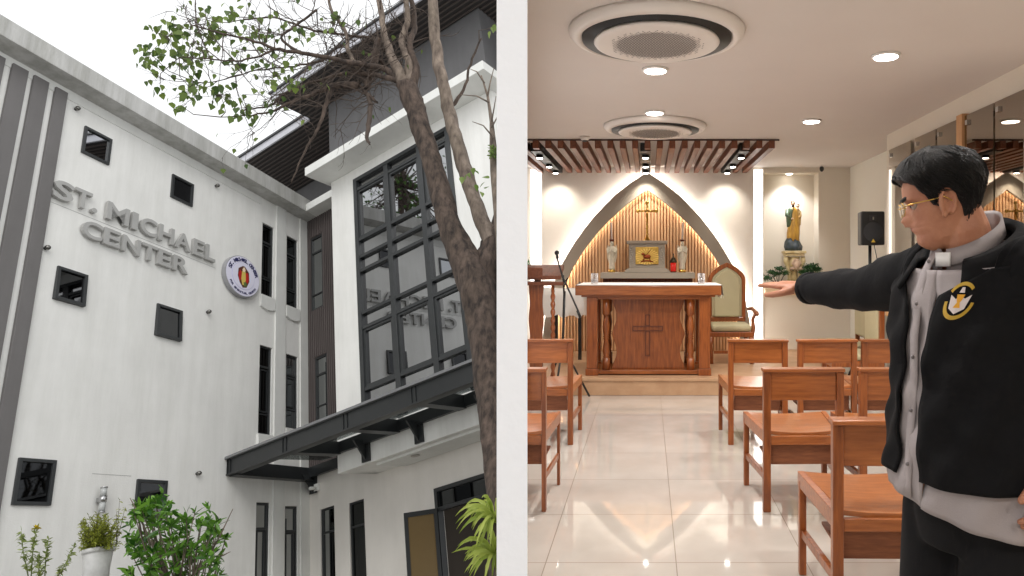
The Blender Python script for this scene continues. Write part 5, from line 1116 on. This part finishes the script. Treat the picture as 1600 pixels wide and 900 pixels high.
# --- congregation chairs
M_seat = mat('worn_seat', srgb(184, 114, 62), .28, c2=srgb(148, 84, 40), vs=6, stretch=(1, 7, 1), bump=.06, coat=.4, rand=.12)
def pew_chair(x0, y0, lab, wscale=1.0, turn=0.0):
    """x0: left end of the back rail, y0: back face of the rear posts; the chair faces away from the camera"""
    W_ = .455; t = thing('wooden_chair', lab, 'chair', (x0 + W_ * wscale / 2, y0 + .27, 0), group='orange wooden chapel chairs', rot=Matrix.Rotation(radians(turn), 4, 'Z') @ Matrix.Diagonal((wscale, 1, 1, 1)))
    Q = Matrix.Translation((x0 + W_ * wscale / 2, y0, 0)) @ Matrix.Rotation(radians(turn), 4, 'Z') @ Matrix.Diagonal((wscale, 1, 1, 1)); h = W_ / 2
    for s in (-1, 1):
        mb = MB(); a, b = (s * h, s * (h - .042)); mb.box((a, .0, 0), (b, .04, .785)); part('rear_leg', M_wood, t, mb, fr=Q, bevel=.004)
        mb = MB(); f0 = s * (h + .035); mb.prism([(0, 0), (.035, 0), (.035, .425), (0, .425)], lambda y_, z: (f0, .46 + y_, z), lambda y_, z: (f0 - s * .032, .46 + y_, z)); part('front_leg', M_wood, t, mb, fr=Q, bevel=.004)
        mb = MB(); mb.add([(s * (h - .02) + q * .012, .041 if e == 0 else .459, z) if e == 0 else (s * (h + .015) + q * .012, .459, z) for e in (0, 1) for q in (-1, 1) for z in (.17, .205)], [(0, 1, 3, 2), (4, 6, 7, 5), (0, 4, 5, 1), (2, 3, 7, 6), (1, 5, 7, 3), (0, 2, 6, 4)]); part('stretcher', M_wood, t, mb, fr=Q, bevel=.002)
        mb = MB(); mb.add([(s * (h - .018) + q * .016, .041, z) if e == 0 else (s * (h + .02) + q * .016, .5, z + .006) for e in (0, 1) for q in (-1, 1) for z in (.385, .452)], [(0, 1, 3, 2), (4, 6, 7, 5), (0, 4, 5, 1), (2, 3, 7, 6), (1, 5, 7, 3), (0, 2, 6, 4)]); part('side_rail', M_woodx, t, mb, fr=Q, bevel=.003)
    mb = MB(); mb.box((-h - .004, -.012, .786), (h + .004, .062, .806)); part('top_rail', M_woodx, t, mb, fr=Q, bevel=.004)
    mb = MB(); mb.box((-h + .043, .014, .625), (h - .043, .030, .785)); part('backrest', M_woodx, t, mb, fr=Q, bevel=.003)
    mb = MB(); n = 12; 
    top = []; fs = []
    for j in range(2):
        for i in range(n + 1):
            u = i / n; x_ = lerp(-1, 1, u) * ((h - .04) if j == 0 else (h + .005)); y_ = .03 if j == 0 else .515; dip = -.012 * sin(pi * u)
            top.append((x_, y_, .452 + dip)); 
    bot = [(a, b, c_ - .022) for a, b, c_ in top]; vs = top + bot; m_ = n + 1
    for i in range(n): fs += [(i, i + 1, m_ + i + 1, m_ + i), (2 * m_ + i, 3 * m_ + i, 3 * m_ + i + 1, 2 * m_ + i + 1), (i, 2 * m_ + i, 2 * m_ + i + 1, i + 1), (m_ + i, m_ + i + 1, 3 * m_ + i + 1, 3 * m_ + i)]
    fs += [(0, m_, 3 * m_, 2 * m_), (n, 2 * m_ + n, 3 * m_ + n, m_ + n)]
    mb.add(vs, fs); part('seat', M_seat, t, mb, fr=Q, bevel=.003)
    mb = MB(); mb.box((-h + .043, .008, .375), (h - .043, .028, .425)); part('rear_rail', M_woodx, t, mb, fr=Q, bevel=.003)
    mb = MB(); mb.box((-h + .05, .05, .255), (h - .05, .064, .372)); mb.box((-h + .05, .065, .255), (h - .05, .40, .267)); part('book_tray', mat('tray_ply', srgb(140, 84, 50), .6, c2=srgb(110, 60, 34), vs=10, stretch=(1, 8, 8), bump=.1), t, mb, fr=Q)
    return t
RA, RB_, RC = 5.86 * .9, 4.31 * .9, 2.93 * .9
pew_chair(X(1138, RA), RA, 'first row chair nearest the aisle, right of the altar', 1, -1.2)
pew_chair(X(1247, RA), RA, 'first row chair in the middle of the right block', 1, 1.0)
pew_chair(X(1347, RA), RA, 'first row chair partly hidden by the priest near the speaker stand')
pew_chair(X(1193, RB_), RB_, 'second row chair beside the aisle with its whole seat showing', 1, 1.3)
pew_chair(X(1344, RB_), RB_, 'second row chair half hidden behind the black jacket')
pew_chair(X(1302, RC), RC, 'nearest chair in the right foreground beside the priest', 1, -1)
pew_chair(X(802, RA), RA, 'far chair on the left side of the aisle', 1, 1.4)
pew_chair(-.572 - .455 * .58, RB_, 'near chair on the left side of the aisle, cut by the white wall', .58)
# =================================================================== THE PRIEST
fv = Vector((-.90, -.43, 0)).normalized(); lv = Vector((-fv.y, fv.x, 0))       # facing, and his left
if lv.y > 0: lv = -lv
def ctr(z):
    t = max(0, min(1, (z - .80) / .65)); return Vector((lerp(.770, .800, t), lerp(1.66, 1.67, t), z))
def bodypt(z, phi, lat, dep, off=0.0):
    a = radians(phi); return ctr(z) + fv * (cos(a) * dep + off) + lv * (sin(a) * lat)
SECT = [(.66, .180, .136), (.76, .190, .144), (.88, .192, .150), (1.0, .190, .148), (1.12, .192, .142), (1.24, .200, .146), (1.34, .202, .134), (1.40, .185, .118), (1.44, .140, .098), (1.475, .092, .080)]
def sect(z):
    if z <= SECT[0][0]: return SECT[0][1:]
    for a, b in zip(SECT, SECT[1:]):
        if a[0] <= z <= b[0]: t = (z - a[0]) / (b[0] - a[0]); return lerp(a[1], b[1], t), lerp(a[2], b[2], t)
    return SECT[-1][1:]
M_skin = mat('skin', srgb(190, 134, 104), .46, c2=srgb(164, 106, 80), vs=14, bump=.12, bs=160); 
M_skin.node_tree.nodes['Principled BSDF'].inputs['Subsurface Weight'].default_value = .12
M_skin.node_tree.nodes['Principled BSDF'].inputs['Subsurface Radius'].default_value = (.012, .004, .002)
M_jk = mat('black_jacket', srgb(16, 16, 18), .9, var=.12, vs=30, bump=.55, bs=13, spec=.2); M_sh = mat('grey_shirt', srgb(158, 150, 150), .85, var=.05, vs=20, bump=.15, bs=500)
M_tr = mat('black_trousers', srgb(22, 22, 24), .85, bump=.1, bs=400, spec=.2); M_hair = mat('black_hair', srgb(22, 19, 19), .58, c2=srgb(12, 10, 10), vs=26, stretch=(1, 6, 6), bump=.9, bs=60)
# --- head
hf = Vector((-.965, .26, 0)).normalized(); HC = Vector((.731, 1.665, 1.459)); 
hx = Quaternion((hf.cross(Vector((0, 0, 1)))).normalized(), radians(-11)) @ hf; hy = Vector((0, 0, 1)).cross(hf).normalized(); hz_ = hx.cross(hy).normalized()
HM = Matrix(((hx.x, hy.x, hz_.x, HC.x), (hx.y, hy.y, hz_.y, HC.y), (hx.z, hy.z, hz_.z, HC.z), (0, 0, 0, 1))) @ Matrix.Scale(.94, 4)
PF = [(-.012, .045), (0, .066), (.012, .078), (.026, .080), (.036, .077), (.044, .084), (.050, .0875), (.0545, .081), (.0595, .0885), (.070, .082), (.080, .083), (.095, .084), (.108, .082), (.118, .084), (.128, .092), (.145, .093), (.165, .090), (.185, .080), (.205, .060), (.222, .030), (.232, .0)]
PB = [(-.012, .0), (0, .01), (.03, .030), (.06, .054), (.09, .076), (.12, .089), (.15, .094), (.175, .090), (.2, .077), (.22, .048), (.232, .0)]
PW = [(-.012, .022), (0, .036), (.02, .050), (.04, .058), (.065, .064), (.09, .069), (.12, .0725), (.15, .076), (.175, .074), (.2, .062), (.22, .036), (.232, .0)]
def interp(T, z):
    if z <= T[0][0]: return T[0][1]
    for a, b in zip(T, T[1:]):
        if a[0] <= z <= b[0]:
            t = (z - a[0]) / (b[0] - a[0]); return lerp(a[1], b[1], t)
    return T[-1][1]
def hpt(z, th, off=0.0):
    f, b, w_ = interp(PF, z), interp(PB, z), interp(PW, z); c, s = cos(th), sin(th)
    x = (f if c > 0 else b) * (abs(c) ** .85) * (1 if c > 0 else -1); y = w_ * (abs(s) ** .85) * (1 if s > 0 else -1)
    if c > 0:
        g = lambda yy, zz_, sy, sz: exp(-((y - yy) / sy) ** 2 - ((z - zz_) / sz) ** 2)
        # nose
        if .060 < z < .122:
            t = (z - .066) / .052; pr = .028 * max(0, 1 - abs(z - .076) / .011 * .35) if z < .076 else .028 * max(0, 1 - (z - .076) / .046)
            x += max(0, pr) * exp(-(y / (.012 if z < .085 else .009)) ** 2) + .004 * exp(-((abs(y) - .012) / .006) ** 2 - ((z - .072) / .007) ** 2)
        x -= .011 * (g(.031, .112, .015, .011) + g(-.031, .112, .015, .011))
        x += .004 * (g(.034, .088, .02, .016) + g(-.034, .088, .02, .016)) + .003 * (g(.03, .128, .02, .006) + g(-.03, .128, .02, .006))
    p = Vector((x, y, z))
    if off: n = Vector((x / .09, y / .075, (z - .12) / .11)).normalized(); p += n * off
    return p
NZ, NT = 80, 72
hv = []; hfs = []
for i in range(NZ):
    z = -.012 + (.2315 + .012) * (i / (NZ - 1)) ** .97
    for k in range(NT):
        th = 2 * pi * k / NT; hv.append(HM @ hpt(z, th))
for i in range(NZ - 1):
    for k in range(NT): hfs.append((i * NT + k, i * NT + (k + 1) % NT, (i + 1) * NT + (k + 1) % NT, (i + 1) * NT + k))
hfs += [tuple(range(NT - 1, -1, -1)), tuple((NZ - 1) * NT + k for k in range(NT))]
body = MB(); body.add(hv, hfs, True)
# ears
for s in (-1, 1):
    E = HM @ Matrix.Translation((.006, s * .0745, .100)) @ Matrix.Rotation(s * radians(22), 4, 'Z') @ Matrix.Rotation(radians(-10), 4, 'Y')
    e3 = E.to_3x3(); 
    body.tube([E @ Vector((-.004 + .019 * cos(a), s * .006, .004 + .031 * sin(a))) for a in [radians(q) for q in range(-50, 251, 20)]], [.0052] * 16, 8)
    body.ell(E @ Vector((0, 0, 0)), (.016, .006, .028), 12, 8, e3); body.ell(E @ Vector((.004, s * .004, -.028)), (.009, .005, .010), 10, 7, e3); body.tube([E @ Vector((.012, s * .005, -.008)), E @ Vector((.014, s * .006, .004))], .005, 6)
# neck
nb = Vector((.782, 1.672, 1.42)); body.tube([nb, nb.lerp(HM @ Vector((-.035, 0, .03)), .5), HM @ Vector((-.035, 0, .03)), HM @ Vector((-.03, 0, .08))], [.066, .060, .058, .052], 20)
body.tube([ctr(.85), ctr(.95), ctr(1.2), ctr(1.36), nb + Vector((0, 0, -.01)), nb], [.13, .13, .125, .12, .07, .064], 20)
shR = ctr(1.375) - lv * .172; shL = ctr(1.375) + lv * .172; 
wrR = Vector((.548, 2.33, 1.322)); elR = (shR + wrR) / 2 + Vector((.01, -.01, -.018))
elL = Vector((.975, 1.50, 1.12)); wrL = Vector((.905, 1.44, .985))
body.tube([shR, elR, wrR], [.05, .042, .029], 14); body.tube([shL, elL, wrL], [.05, .042, .028], 14)
hip = ctr(.86)
for s in (-1, 1):
    h = hip + lv * s * .09; body.tube([h, h + Vector((0, 0, -.42)) + fv * .01, h + Vector((0, 0, -.78))], [.06, .05, .04], 14); body.tube([h + Vector((0, 0, -.80)) - fv * .04, h + Vector((0, 0, -.82)) + fv * .13], [.04, .032], 10)
# hands: palm and five fingers
def hand(wr, dirn, palmdown, side, spread=.0, curl=(.10, .14, .2, .3), L=.088):
    """side: direction from little finger to index; returns nothing, adds to body"""
    d = dirn.normalized(); n_ = (palmdown - d * palmdown.dot(d)).normalized(); s_ = d.cross(n_); s_ = s_ if s_.dot(side) > 0 else -s_
    body.tube([wr - d * .02, wr + d * .012, wr + d * .045, wr + d * L], [.027, .027, .034, .034], 14, sx=1.0) if False else None
    N_ = 14
    rows = [(-.02, .027, .021), (.01, .028, .020), (.035, .036, .018), (.065, .041, .0155), (L, .040, .013), (L + .006, .034, .009)]
    vs = []
    for u, a, b in rows:
        for k in range(N_): q = 2 * pi * k / N_; vs.append(wr + d * u + s_ * (a * cos(q)) + n_ * (b * sin(q)))
    fs = [(i * N_ + k, i * N_ + (k + 1) % N_, (i + 1) * N_ + (k + 1) % N_, (i + 1) * N_ + k) for i in range(len(rows) - 1) for k in range(N_)] + [tuple(range(N_)), tuple((len(rows) - 1) * N_ + k for k in range(N_))]
    body.add(vs, fs, True)
    for j, (off, ln, r) in enumerate(((.030, .072, .0088), (.0105, .080, .0092), (-.010, .074, .0088), (-.029, .058, .0078))):
        b0 = wr + d * (L - .008 + (.0 if j < 3 else -.006)) + s_ * off; c = curl[j]; p = [b0]; ang = c * .4; dd = d
        for seg, fr_ in enumerate((.46, .30, .24)):
            dd = (Quaternion(s_, 0) @ (d * cos(ang) + n_ * sin(ang))).normalized() + s_ * (spread * (1.5 - j) * .12); p.append(p[-1] + dd.normalized() * ln * fr_); ang += c
        body.tube(p, [r * 1.08, r, r * .94, r * .72], 10); body.ell(p[-1], (r * .74, r * .74, r * .74), 8, 6); body.ell(p[1], (r * 1.02,) * 3, 8, 6)
    t0 = wr + d * .022 + s_ * .024 + n_ * .006; t1 = t0 + (d * .7 + s_ * .62 + n_ * .25).normalized() * .040; t2 = t1 + (d * .93 + s_ * .22 + n_ * .25).normalized() * .032; t3 = t2 + (d * .98 + n_ * .15).normalized() * .024
    body.tube([t0, t1, t2, t3], [.0165, .0125, .011, .0085], 10); body.ell(t3, (.0085,) * 3, 8, 6)
    return t3, n_
hd = Vector((-.115, .085, .012)).normalized()
T3, TN = hand(wrR + hd * .03, hd, Vector((-.1, .25, -1)), Vector((-.5, -.75, .1)), .25, (.05, .08, .13, .2), .082)
hand(wrL + Vector((-.01, 0, -.02)), Vector((-.42, -.02, -.62)), Vector((-.2, 1, .1)), Vector((-1, 0, .3)), .1, (.35, .4, .45, .5))
pr_ = thing('person', 'man in black jacket over grey clerical shirt, pointing towards the altar with outstretched arm', 'person', (.79, 1.67, 0))
bo = part('body', M_skin, pr_, body); rm = bo.modifiers.new('remesh', 'REMESH'); rm.mode = 'VOXEL'; rm.voxel_size = .0032; rm.use_smooth_shade = True
sm = bo.modifiers.new('smooth', 'SMOOTH'); sm.factor = .5; sm.iterations = 2
# hair
mb = MB(); hv = []; hfs = []; NZh, NTh = 70, 96; rgh = random.Random(3)
def hairline(th):   # lowest hair height for an angle (0 = face, pi = nape)
    a = abs(((th + pi) % (2 * pi)) - pi); T = [(0, .176), (.5, .170), (.85, .158), (1.0, .138), (1.12, .128), (1.2, .100), (1.36, .098), (1.42, .130), (1.66, .126), (1.85, .098), (2.2, .052), (2.6, .040), (pi, .036)]
    return interp(T, a)
for i in range(NZh):
    for k in range(NTh):
        th = 2 * pi * k / NTh; a = abs(((th + pi) % (2 * pi)) - pi); h0 = hairline(th); z = h0 + (.2315 - h0) * i / (NZh - 1)
        e = min(1, i / 8); off = (.004 + (.014 + .006 * max(0, cos(th))) * min(1, max(0, (z - .125) / .05)) + .004 * (a > 1.9)) * (e ** .5) + .0012 * sin(th * 23 + z * 60) * e + .001 * sin(th * 51 + z * 20) * e
        if i == 0: off = -.004
        off += .007 * exp(-((a) / .9) ** 2 - ((z - .195) / .03) ** 2)
        hv.append(HM @ hpt(z, th, off))
for i in range(NZh - 1):
    for k in range(NTh): hfs.append((i * NTh + k, i * NTh + (k + 1) % NTh, (i + 1) * NTh + (k + 1) % NTh, (i + 1) * NTh + k))
hfs.append(tuple((NZh - 1) * NTh + k for k in range(NTh))); mb.add(hv, hfs, True)
hair = part('hair', M_hair, pr_, mb)
# loose strand tufts along the hair surface
mb = MB()
for k in range(900):
    th = rgh.uniform(0, 2 * pi); h0 = hairline(th); z = rgh.uniform(h0 + .004, .222); a = abs(((th + pi) % (2 * pi)) - pi)
    off = .006 + (.014 + .006 * max(0, cos(th))) * min(1, max(0, (z - .125) / .05)) + .004 * (a > 1.9)
    sgn = 1 if ((th + pi) % (2 * pi)) - pi > 0 else -1
    p0 = hpt(z, th, off + .001); p1 = hpt(max(h0, z - .012), th + sgn * .10, off + .003); p2 = hpt(max(h0 - .003, z - .026), th + sgn * .20, off + .0015)
    mb.tube([HM @ p0, HM @ p1, HM @ p2], [.0009, .0011, .0004], 3, cap=False)
part('hair_strands', M_hair, hair, mb)
for s in (-1, 1):
    mb = MB(); mb.tube([HM @ Vector((.0925 - .5 * q * q * .06, s * (.014 + q * .034), .131 + .008 * sin(q * 2.6) - .004)) + HM.to_3x3() @ Vector((.006 - q * .018, 0, 0)) for q in [i / 6 for i in range(7)]], [.003, .0048, .0052, .005, .0042, .003, .0015], 6); part('eyebrow', M_hair, pr_, mb)
    mb = MB(); mb.ell(HM @ Vector((.0705, s * .031, .1105)), (.0102,) * 3, 14, 10); ey = part('eye', mat('eye_white', srgb(168, 150, 138), .3), pr_, mb)
    mb = MB(); mb.ell(HM @ Vector((.0785, s * .031, .1105)), (.0045,) * 3, 10, 7); part('iris', M_blk, ey, mb)
    mb = MB(); mb.tube([HM @ Vector((.080 - .35 * abs(q - .5) ** 2 * .06 * 4 * .2, s * (.020 + q * .022), .117 - abs(q - .45) * .008)) for q in (0, .25, .5, .75, 1)], .0032, 6); part('eyelid', M_skin, pr_, mb)
mb = MB(); mb.tube([HM @ Vector((.0855 - abs(q) * .016, q * .024, .0568 - abs(q) * .002)) for q in (-1, -.5, 0, .5, 1)], [.002, .0036, .004, .0036, .002], 6); mb.tube([HM @ Vector((.0835 - abs(q) * .016, q * .022, .0505)) for q in (-1, -.5, 0, .5, 1)], [.002, .004, .0045, .004, .002], 6); part('lips', mat('lips', srgb(168, 98, 84), .5), pr_, mb)
# glasses
gl_ = MB()
for s in (-1, 1):
    ring = [HM @ Vector((.1025 - .012 * abs(cos(a)) * .3 - (.010 if False else 0), s * (.033) + .023 * cos(a), .106 + .018 * sin(a))) for a in [2 * pi * k / 20 for k in range(21)]]
    gl_.tube(ring, .0011, 6); gl_.tube([HM @ Vector((.099, s * .056, .112)), HM @ Vector((.085, s * .071, .114)), HM @ Vector((.03, s * .079, .115)), HM @ Vector((.006, s * .082, .117)), HM @ Vector((-.010, s * .083, .102))], .0015, 6)
gl_.tube([HM @ Vector((.103, -.010, .110)), HM @ Vector((.109, 0, .112)), HM @ Vector((.103, .010, .110))], .0011, 6)
gt = thing('eyeglasses', 'thin gold rimmed glasses on the face of the pointing man', 'glasses', tuple(HM @ Vector((.1, 0, .1)))); part('rim', M_gold, gt, gl_)
mb = MB()
for s in (-1, 1): mb.prism([(.022 * cos(a), .017 * sin(a)) for a in [2 * pi * k / 20 for k in range(20)]], lambda u, v: HM @ Vector((.1025, s * .033 + u, .106 + v)), lambda u, v: HM @ Vector((.1030, s * .033 + u, .106 + v)))
part('lens', M_cglass, gt, mb)
# --- clothes
def fold(z, phi, k=1.0): return k * (.0035 * sin(phi * .11 + z * 19) + .003 * sin(phi * .21 - z * 31 + 1.3) + .0022 * sin(phi * .05 + z * 60))
def shell(z0f, z1, gap0, gap1, extra, nz=44, nph=96, thick=.006, foldk=1.0, flare=0.0):
    """open tube around the torso between the angles gap1(z) .. 360+gap0(z)"""
    vs = []; M_ = nph + 1
    for i in range(nz + 1):
        u = i / nz
        for k in range(M_):
            v = k / nph; phi = lerp(gap1(u), 360 + gap0(u), v); zb_ = z0f(phi); z = lerp(zb_, z1 - .036 * cos(radians(phi)), u); lat, dep = sect(z)
            f = 1 + flare * (1 - u) ** 2; e = extra + fold(z, phi, foldk); vs.append(bodypt(z, phi, (lat + e) * f, (dep + e) * f))
    fs = [(i * M_ + k, i * M_ + k + 1, (i + 1) * M_ + k + 1, (i + 1) * M_ + k) for i in range(nz) for k in range(nph)]
    m = MB(); m.add(vs, fs, True); return m
def solid(o, t): s = o.modifiers.new('solidify', 'SOLIDIFY'); s.thickness = t; s.offset = 0; return o
sh = shell(lambda p: .815 + .055 * max(0, cos(radians(p + 35))) ** 3 + .01 * sin(radians(p * 3)), 1.430, lambda u: 0, lambda u: 0, .004, foldk=1.3, flare=.03)
shirt = solid(part('shirt', M_sh, pr_, sh), .003)
mb = MB()   # placket strip and buttons
P0 = []
for i in range(24): z = lerp(.86, 1.44, i / 23); lat, dep = sect(z); P0.append((z, lat, dep))
A1 = [bodypt(z, -17, l + .009, d + .009) for z, l, d in P0]; A2 = [bodypt(z, -9, l + .010, d + .010) for z, l, d in P0]
mb.add(A1 + A2, [(i, i + 1, 25 + i - 1 + 1 - 0, 24 + i) for i in range(23)], True)
solid(part('placket', M_sh, shirt, mb), .003)
for i in (3, 8, 13, 18, 22):
    z, l, d = P0[i]; mb = MB(); mb.ell(bodypt(z, -13, l + .0125, d + .0125), (.005, .005, .005), 10, 6); part('button', mat('shirt_button', srgb(120, 114, 114), .4), shirt, mb)
g1 = lambda u: lerp(-2, -2, u) + 9 * max(0, u - .6) / .4 + 30 * max(0, u - .88) / .12; g0 = lambda u: lerp(-25, -19, min(1, u * 1.3)) - 22 * max(0, u - .82) / .18
jm = shell(lambda p: .915 + .012 * sin(radians(p - 60)), 1.428, g0, g1, .018, foldk=1.3)
jacket = solid(part('jacket', M_jk, pr_, jm), .007)
def sleeve(pts, rs, nm='sleeve', n=22, seed=0):
    # resample and add creases
    P_ = [Vector(p) for p in pts]; out = []; ro = []
    for i in range(len(P_) - 1):
        for k in range(8): t = k / 8; out.append(P_[i].lerp(P_[i + 1], t)); ro.append(lerp(rs[i], rs[i + 1], t))
    out.append(P_[-1]); ro.append(rs[-1]); m = MB(); m.tube(out, ro, n, cap=False)
    for i in range(len(m.v)):
        ring = i // n; k = i % n; c = out[ring]; v = Vector(m.v[i]); m.v[i] = tuple(c + (v - c) * (1 + .05 * sin(ring * .9 + k * .55 + seed) + .035 * sin(ring * 1.7 - k * .8 + seed * 2)))
    return solid(part(nm, M_jk, jacket, m), .005)
sleeve([shR + lv * .05 + Vector((0, 0, .0)), shR, elR + Vector((0, 0, -.002)), wrR], [.098, .080, .064, .049])
mb = MB(); dw = (wrR - elR).normalized(); mb.tube([wrR - dw * .012, wrR + dw * .012], [.051, .050], 22, cap=False); solid(part('cuff', M_jk, jacket, mb), .008)
sleeve([shL - lv * .05, shL, elL, wrL], [.098, .084, .068, .054], seed=2)
# jacket collar, folded flap
vs = []; n = 40
for i, (r, z) in enumerate(((.092, 1.425), (.096, 1.462), (.112, 1.456), (.150, 1.392))):
    for k in range(n + 1):
        phi = radians(lerp(30, 325, k / n)); tilt = -.050 * cos(phi); rr = r * (1.0 + (.05 if i == 3 else 0) * cos(phi) ** 2)
        c = Vector((.778, 1.672, z + .004 + tilt * (1.1 if i < 3 else 1.2))); vs.append(c + fv * cos(phi) * rr * 1.0 + lv * sin(phi) * rr * 1.12)
mb = MB(); mb.add(vs, [(i * (n + 1) + k, i * (n + 1) + k + 1, (i + 1) * (n + 1) + k + 1, (i + 1) * (n + 1) + k) for i in range(3) for k in range(n)], True); solid(part('collar', M_jk, jacket, mb), .006)
vs = []
for i, (r, z) in enumerate(((.074, 1.425), (.071, 1.482), (.075, 1.490), (.082, 1.452))):
    for k in range(n + 1):
        phi = radians(lerp(6, 354, k / n)); tilt = -.048 * cos(phi); c = Vector((.772, 1.672, z + tilt)); vs.append(c + fv * cos(phi) * r * 1.05 + lv * sin(phi) * r)
mb = MB(); mb.add(vs, [(i * (n + 1) + k, i * (n + 1) + k + 1, (i + 1) * (n + 1) + k + 1, (i + 1) * (n + 1) + k) for i in range(3) for k in range(n)], True); solid(part('shirt_collar', M_sh, shirt, mb), .004)
vs = []
for i, z in enumerate((1.403, 1.436)):
    for k in range(7): phi = radians(lerp(-8, 18, k / 6)); c = Vector((.772, 1.672, z)); vs.append(c + fv * cos(phi) * .091 + lv * sin(phi) * .086)
mb = MB(); mb.add(vs, [(k, k + 1, 8 + k, 7 + k) for k in range(6)], True); solid(part('collar_tab', mat('white_tab', srgb(236, 234, 232), .5), shirt, mb), .004)
# small microphone clip
# embroidered emblem on the left chest
def emb_pt(u, v, o):  # u to his left, v up (metres)
    z = 1.328 + v; lat, dep = sect(z); phi0 = 20 + (u * .70 + v * .22) / .17 * 57.3; e = .018 + fold(z, phi0, 1.3) + .0045 + o; return bodypt(z, phi0, lat + e, dep + e)
def patch(nm, poly, o, m):
    q = MB(); c = (sum(p[0] for p in poly) / len(poly), sum(p[1] for p in poly) / len(poly)); vs = [emb_pt(*c, o)] + [emb_pt(u, v, o) for u, v in poly]; q.add(vs, [(0, i + 1, (i + 1) % len(poly) + 1) for i in range(len(poly))]); solid(part(nm, m, jacket, q), .0012)
def arcband(a0, a1, r0, r1, o, m, nm='emblem_band'):
    q = MB(); N_ = 20; vs = [emb_pt(r * cos(radians(lerp(a0, a1, i / N_))) * .82, r * sin(radians(lerp(a0, a1, i / N_))), o) for r in (r0, r1) for i in range(N_ + 1)]
    q.add(vs, [(i, i + 1, N_ + 2 + i, N_ + 1 + i) for i in range(N_)]); solid(part(nm, m, jacket, q), .0015)
M_eg = mat('gold_thread', srgb(196, 158, 44), .6, bump=.5, bs=900); M_ew = mat('pale_thread', srgb(214, 204, 202), .7); M_eo = mat('orange_thread', srgb(226, 164, 48), .7)
arcband(45, 150, .034, .042, 0, M_eg); arcband(185, 355, .034, .043, 0, M_eg)
patch('emblem_shield', [(-.024, .012), (-.018, -.018), (0, -.030), (.018, -.018), (.024, .014), (.014, .004), (.0, .010), (-.014, .0)], .0003, M_ew)
patch('emblem_cup', [(-.009, .014), (.009, .014), (.006, .002), (.003, -.004), (.008, -.016), (-.008, -.016), (-.003, -.004), (-.006, .002)], .0012, M_eo)
patch('emblem_top', [(-.006, .018), (-.003, .030), (.003, .030), (.006, .018)], .0012, M_ew)
# trousers and shoes
tr = MB()
vs = []; n = 40
for s in (-1, 1):
    h = hip + lv * s * .088
    tr.tube([h + Vector((0, 0, .0)), h + Vector((0, 0, -.05)), h + Vector((0, 0, -.25)), h + Vector((0, 0, -.45)) + fv * .015, h + Vector((0, 0, -.65)), h + Vector((0, 0, -.80))], [.07, .088, .096, .084, .078, .08], 22)
tr.tube([ctr(.98) - fv * .02, ctr(.88) - fv * .02, ctr(.80), ctr(.74)], [.11, .118, .125, .11], 28)
t_ = part('trousers', M_tr, pr_, tr); r2 = t_.modifiers.new('remesh', 'REMESH'); r2.mode = 'VOXEL'; r2.voxel_size = .009; r2.use_smooth_shade = True; s2 = t_.modifiers.new('s', 'SMOOTH'); s2.iterations = 6
for s in (-1, 1):
    h = hip + lv * s * .09; mb = MB(); mb.tube([Vector((h.x, h.y, .045)) - fv * .08, Vector((h.x, h.y, .05)), Vector((h.x, h.y, .04)) + fv * .10, Vector((h.x, h.y, .03)) + fv * .19], [.035, .045, .042, .025], 14); part('shoe', M_blk, pr_, mb)
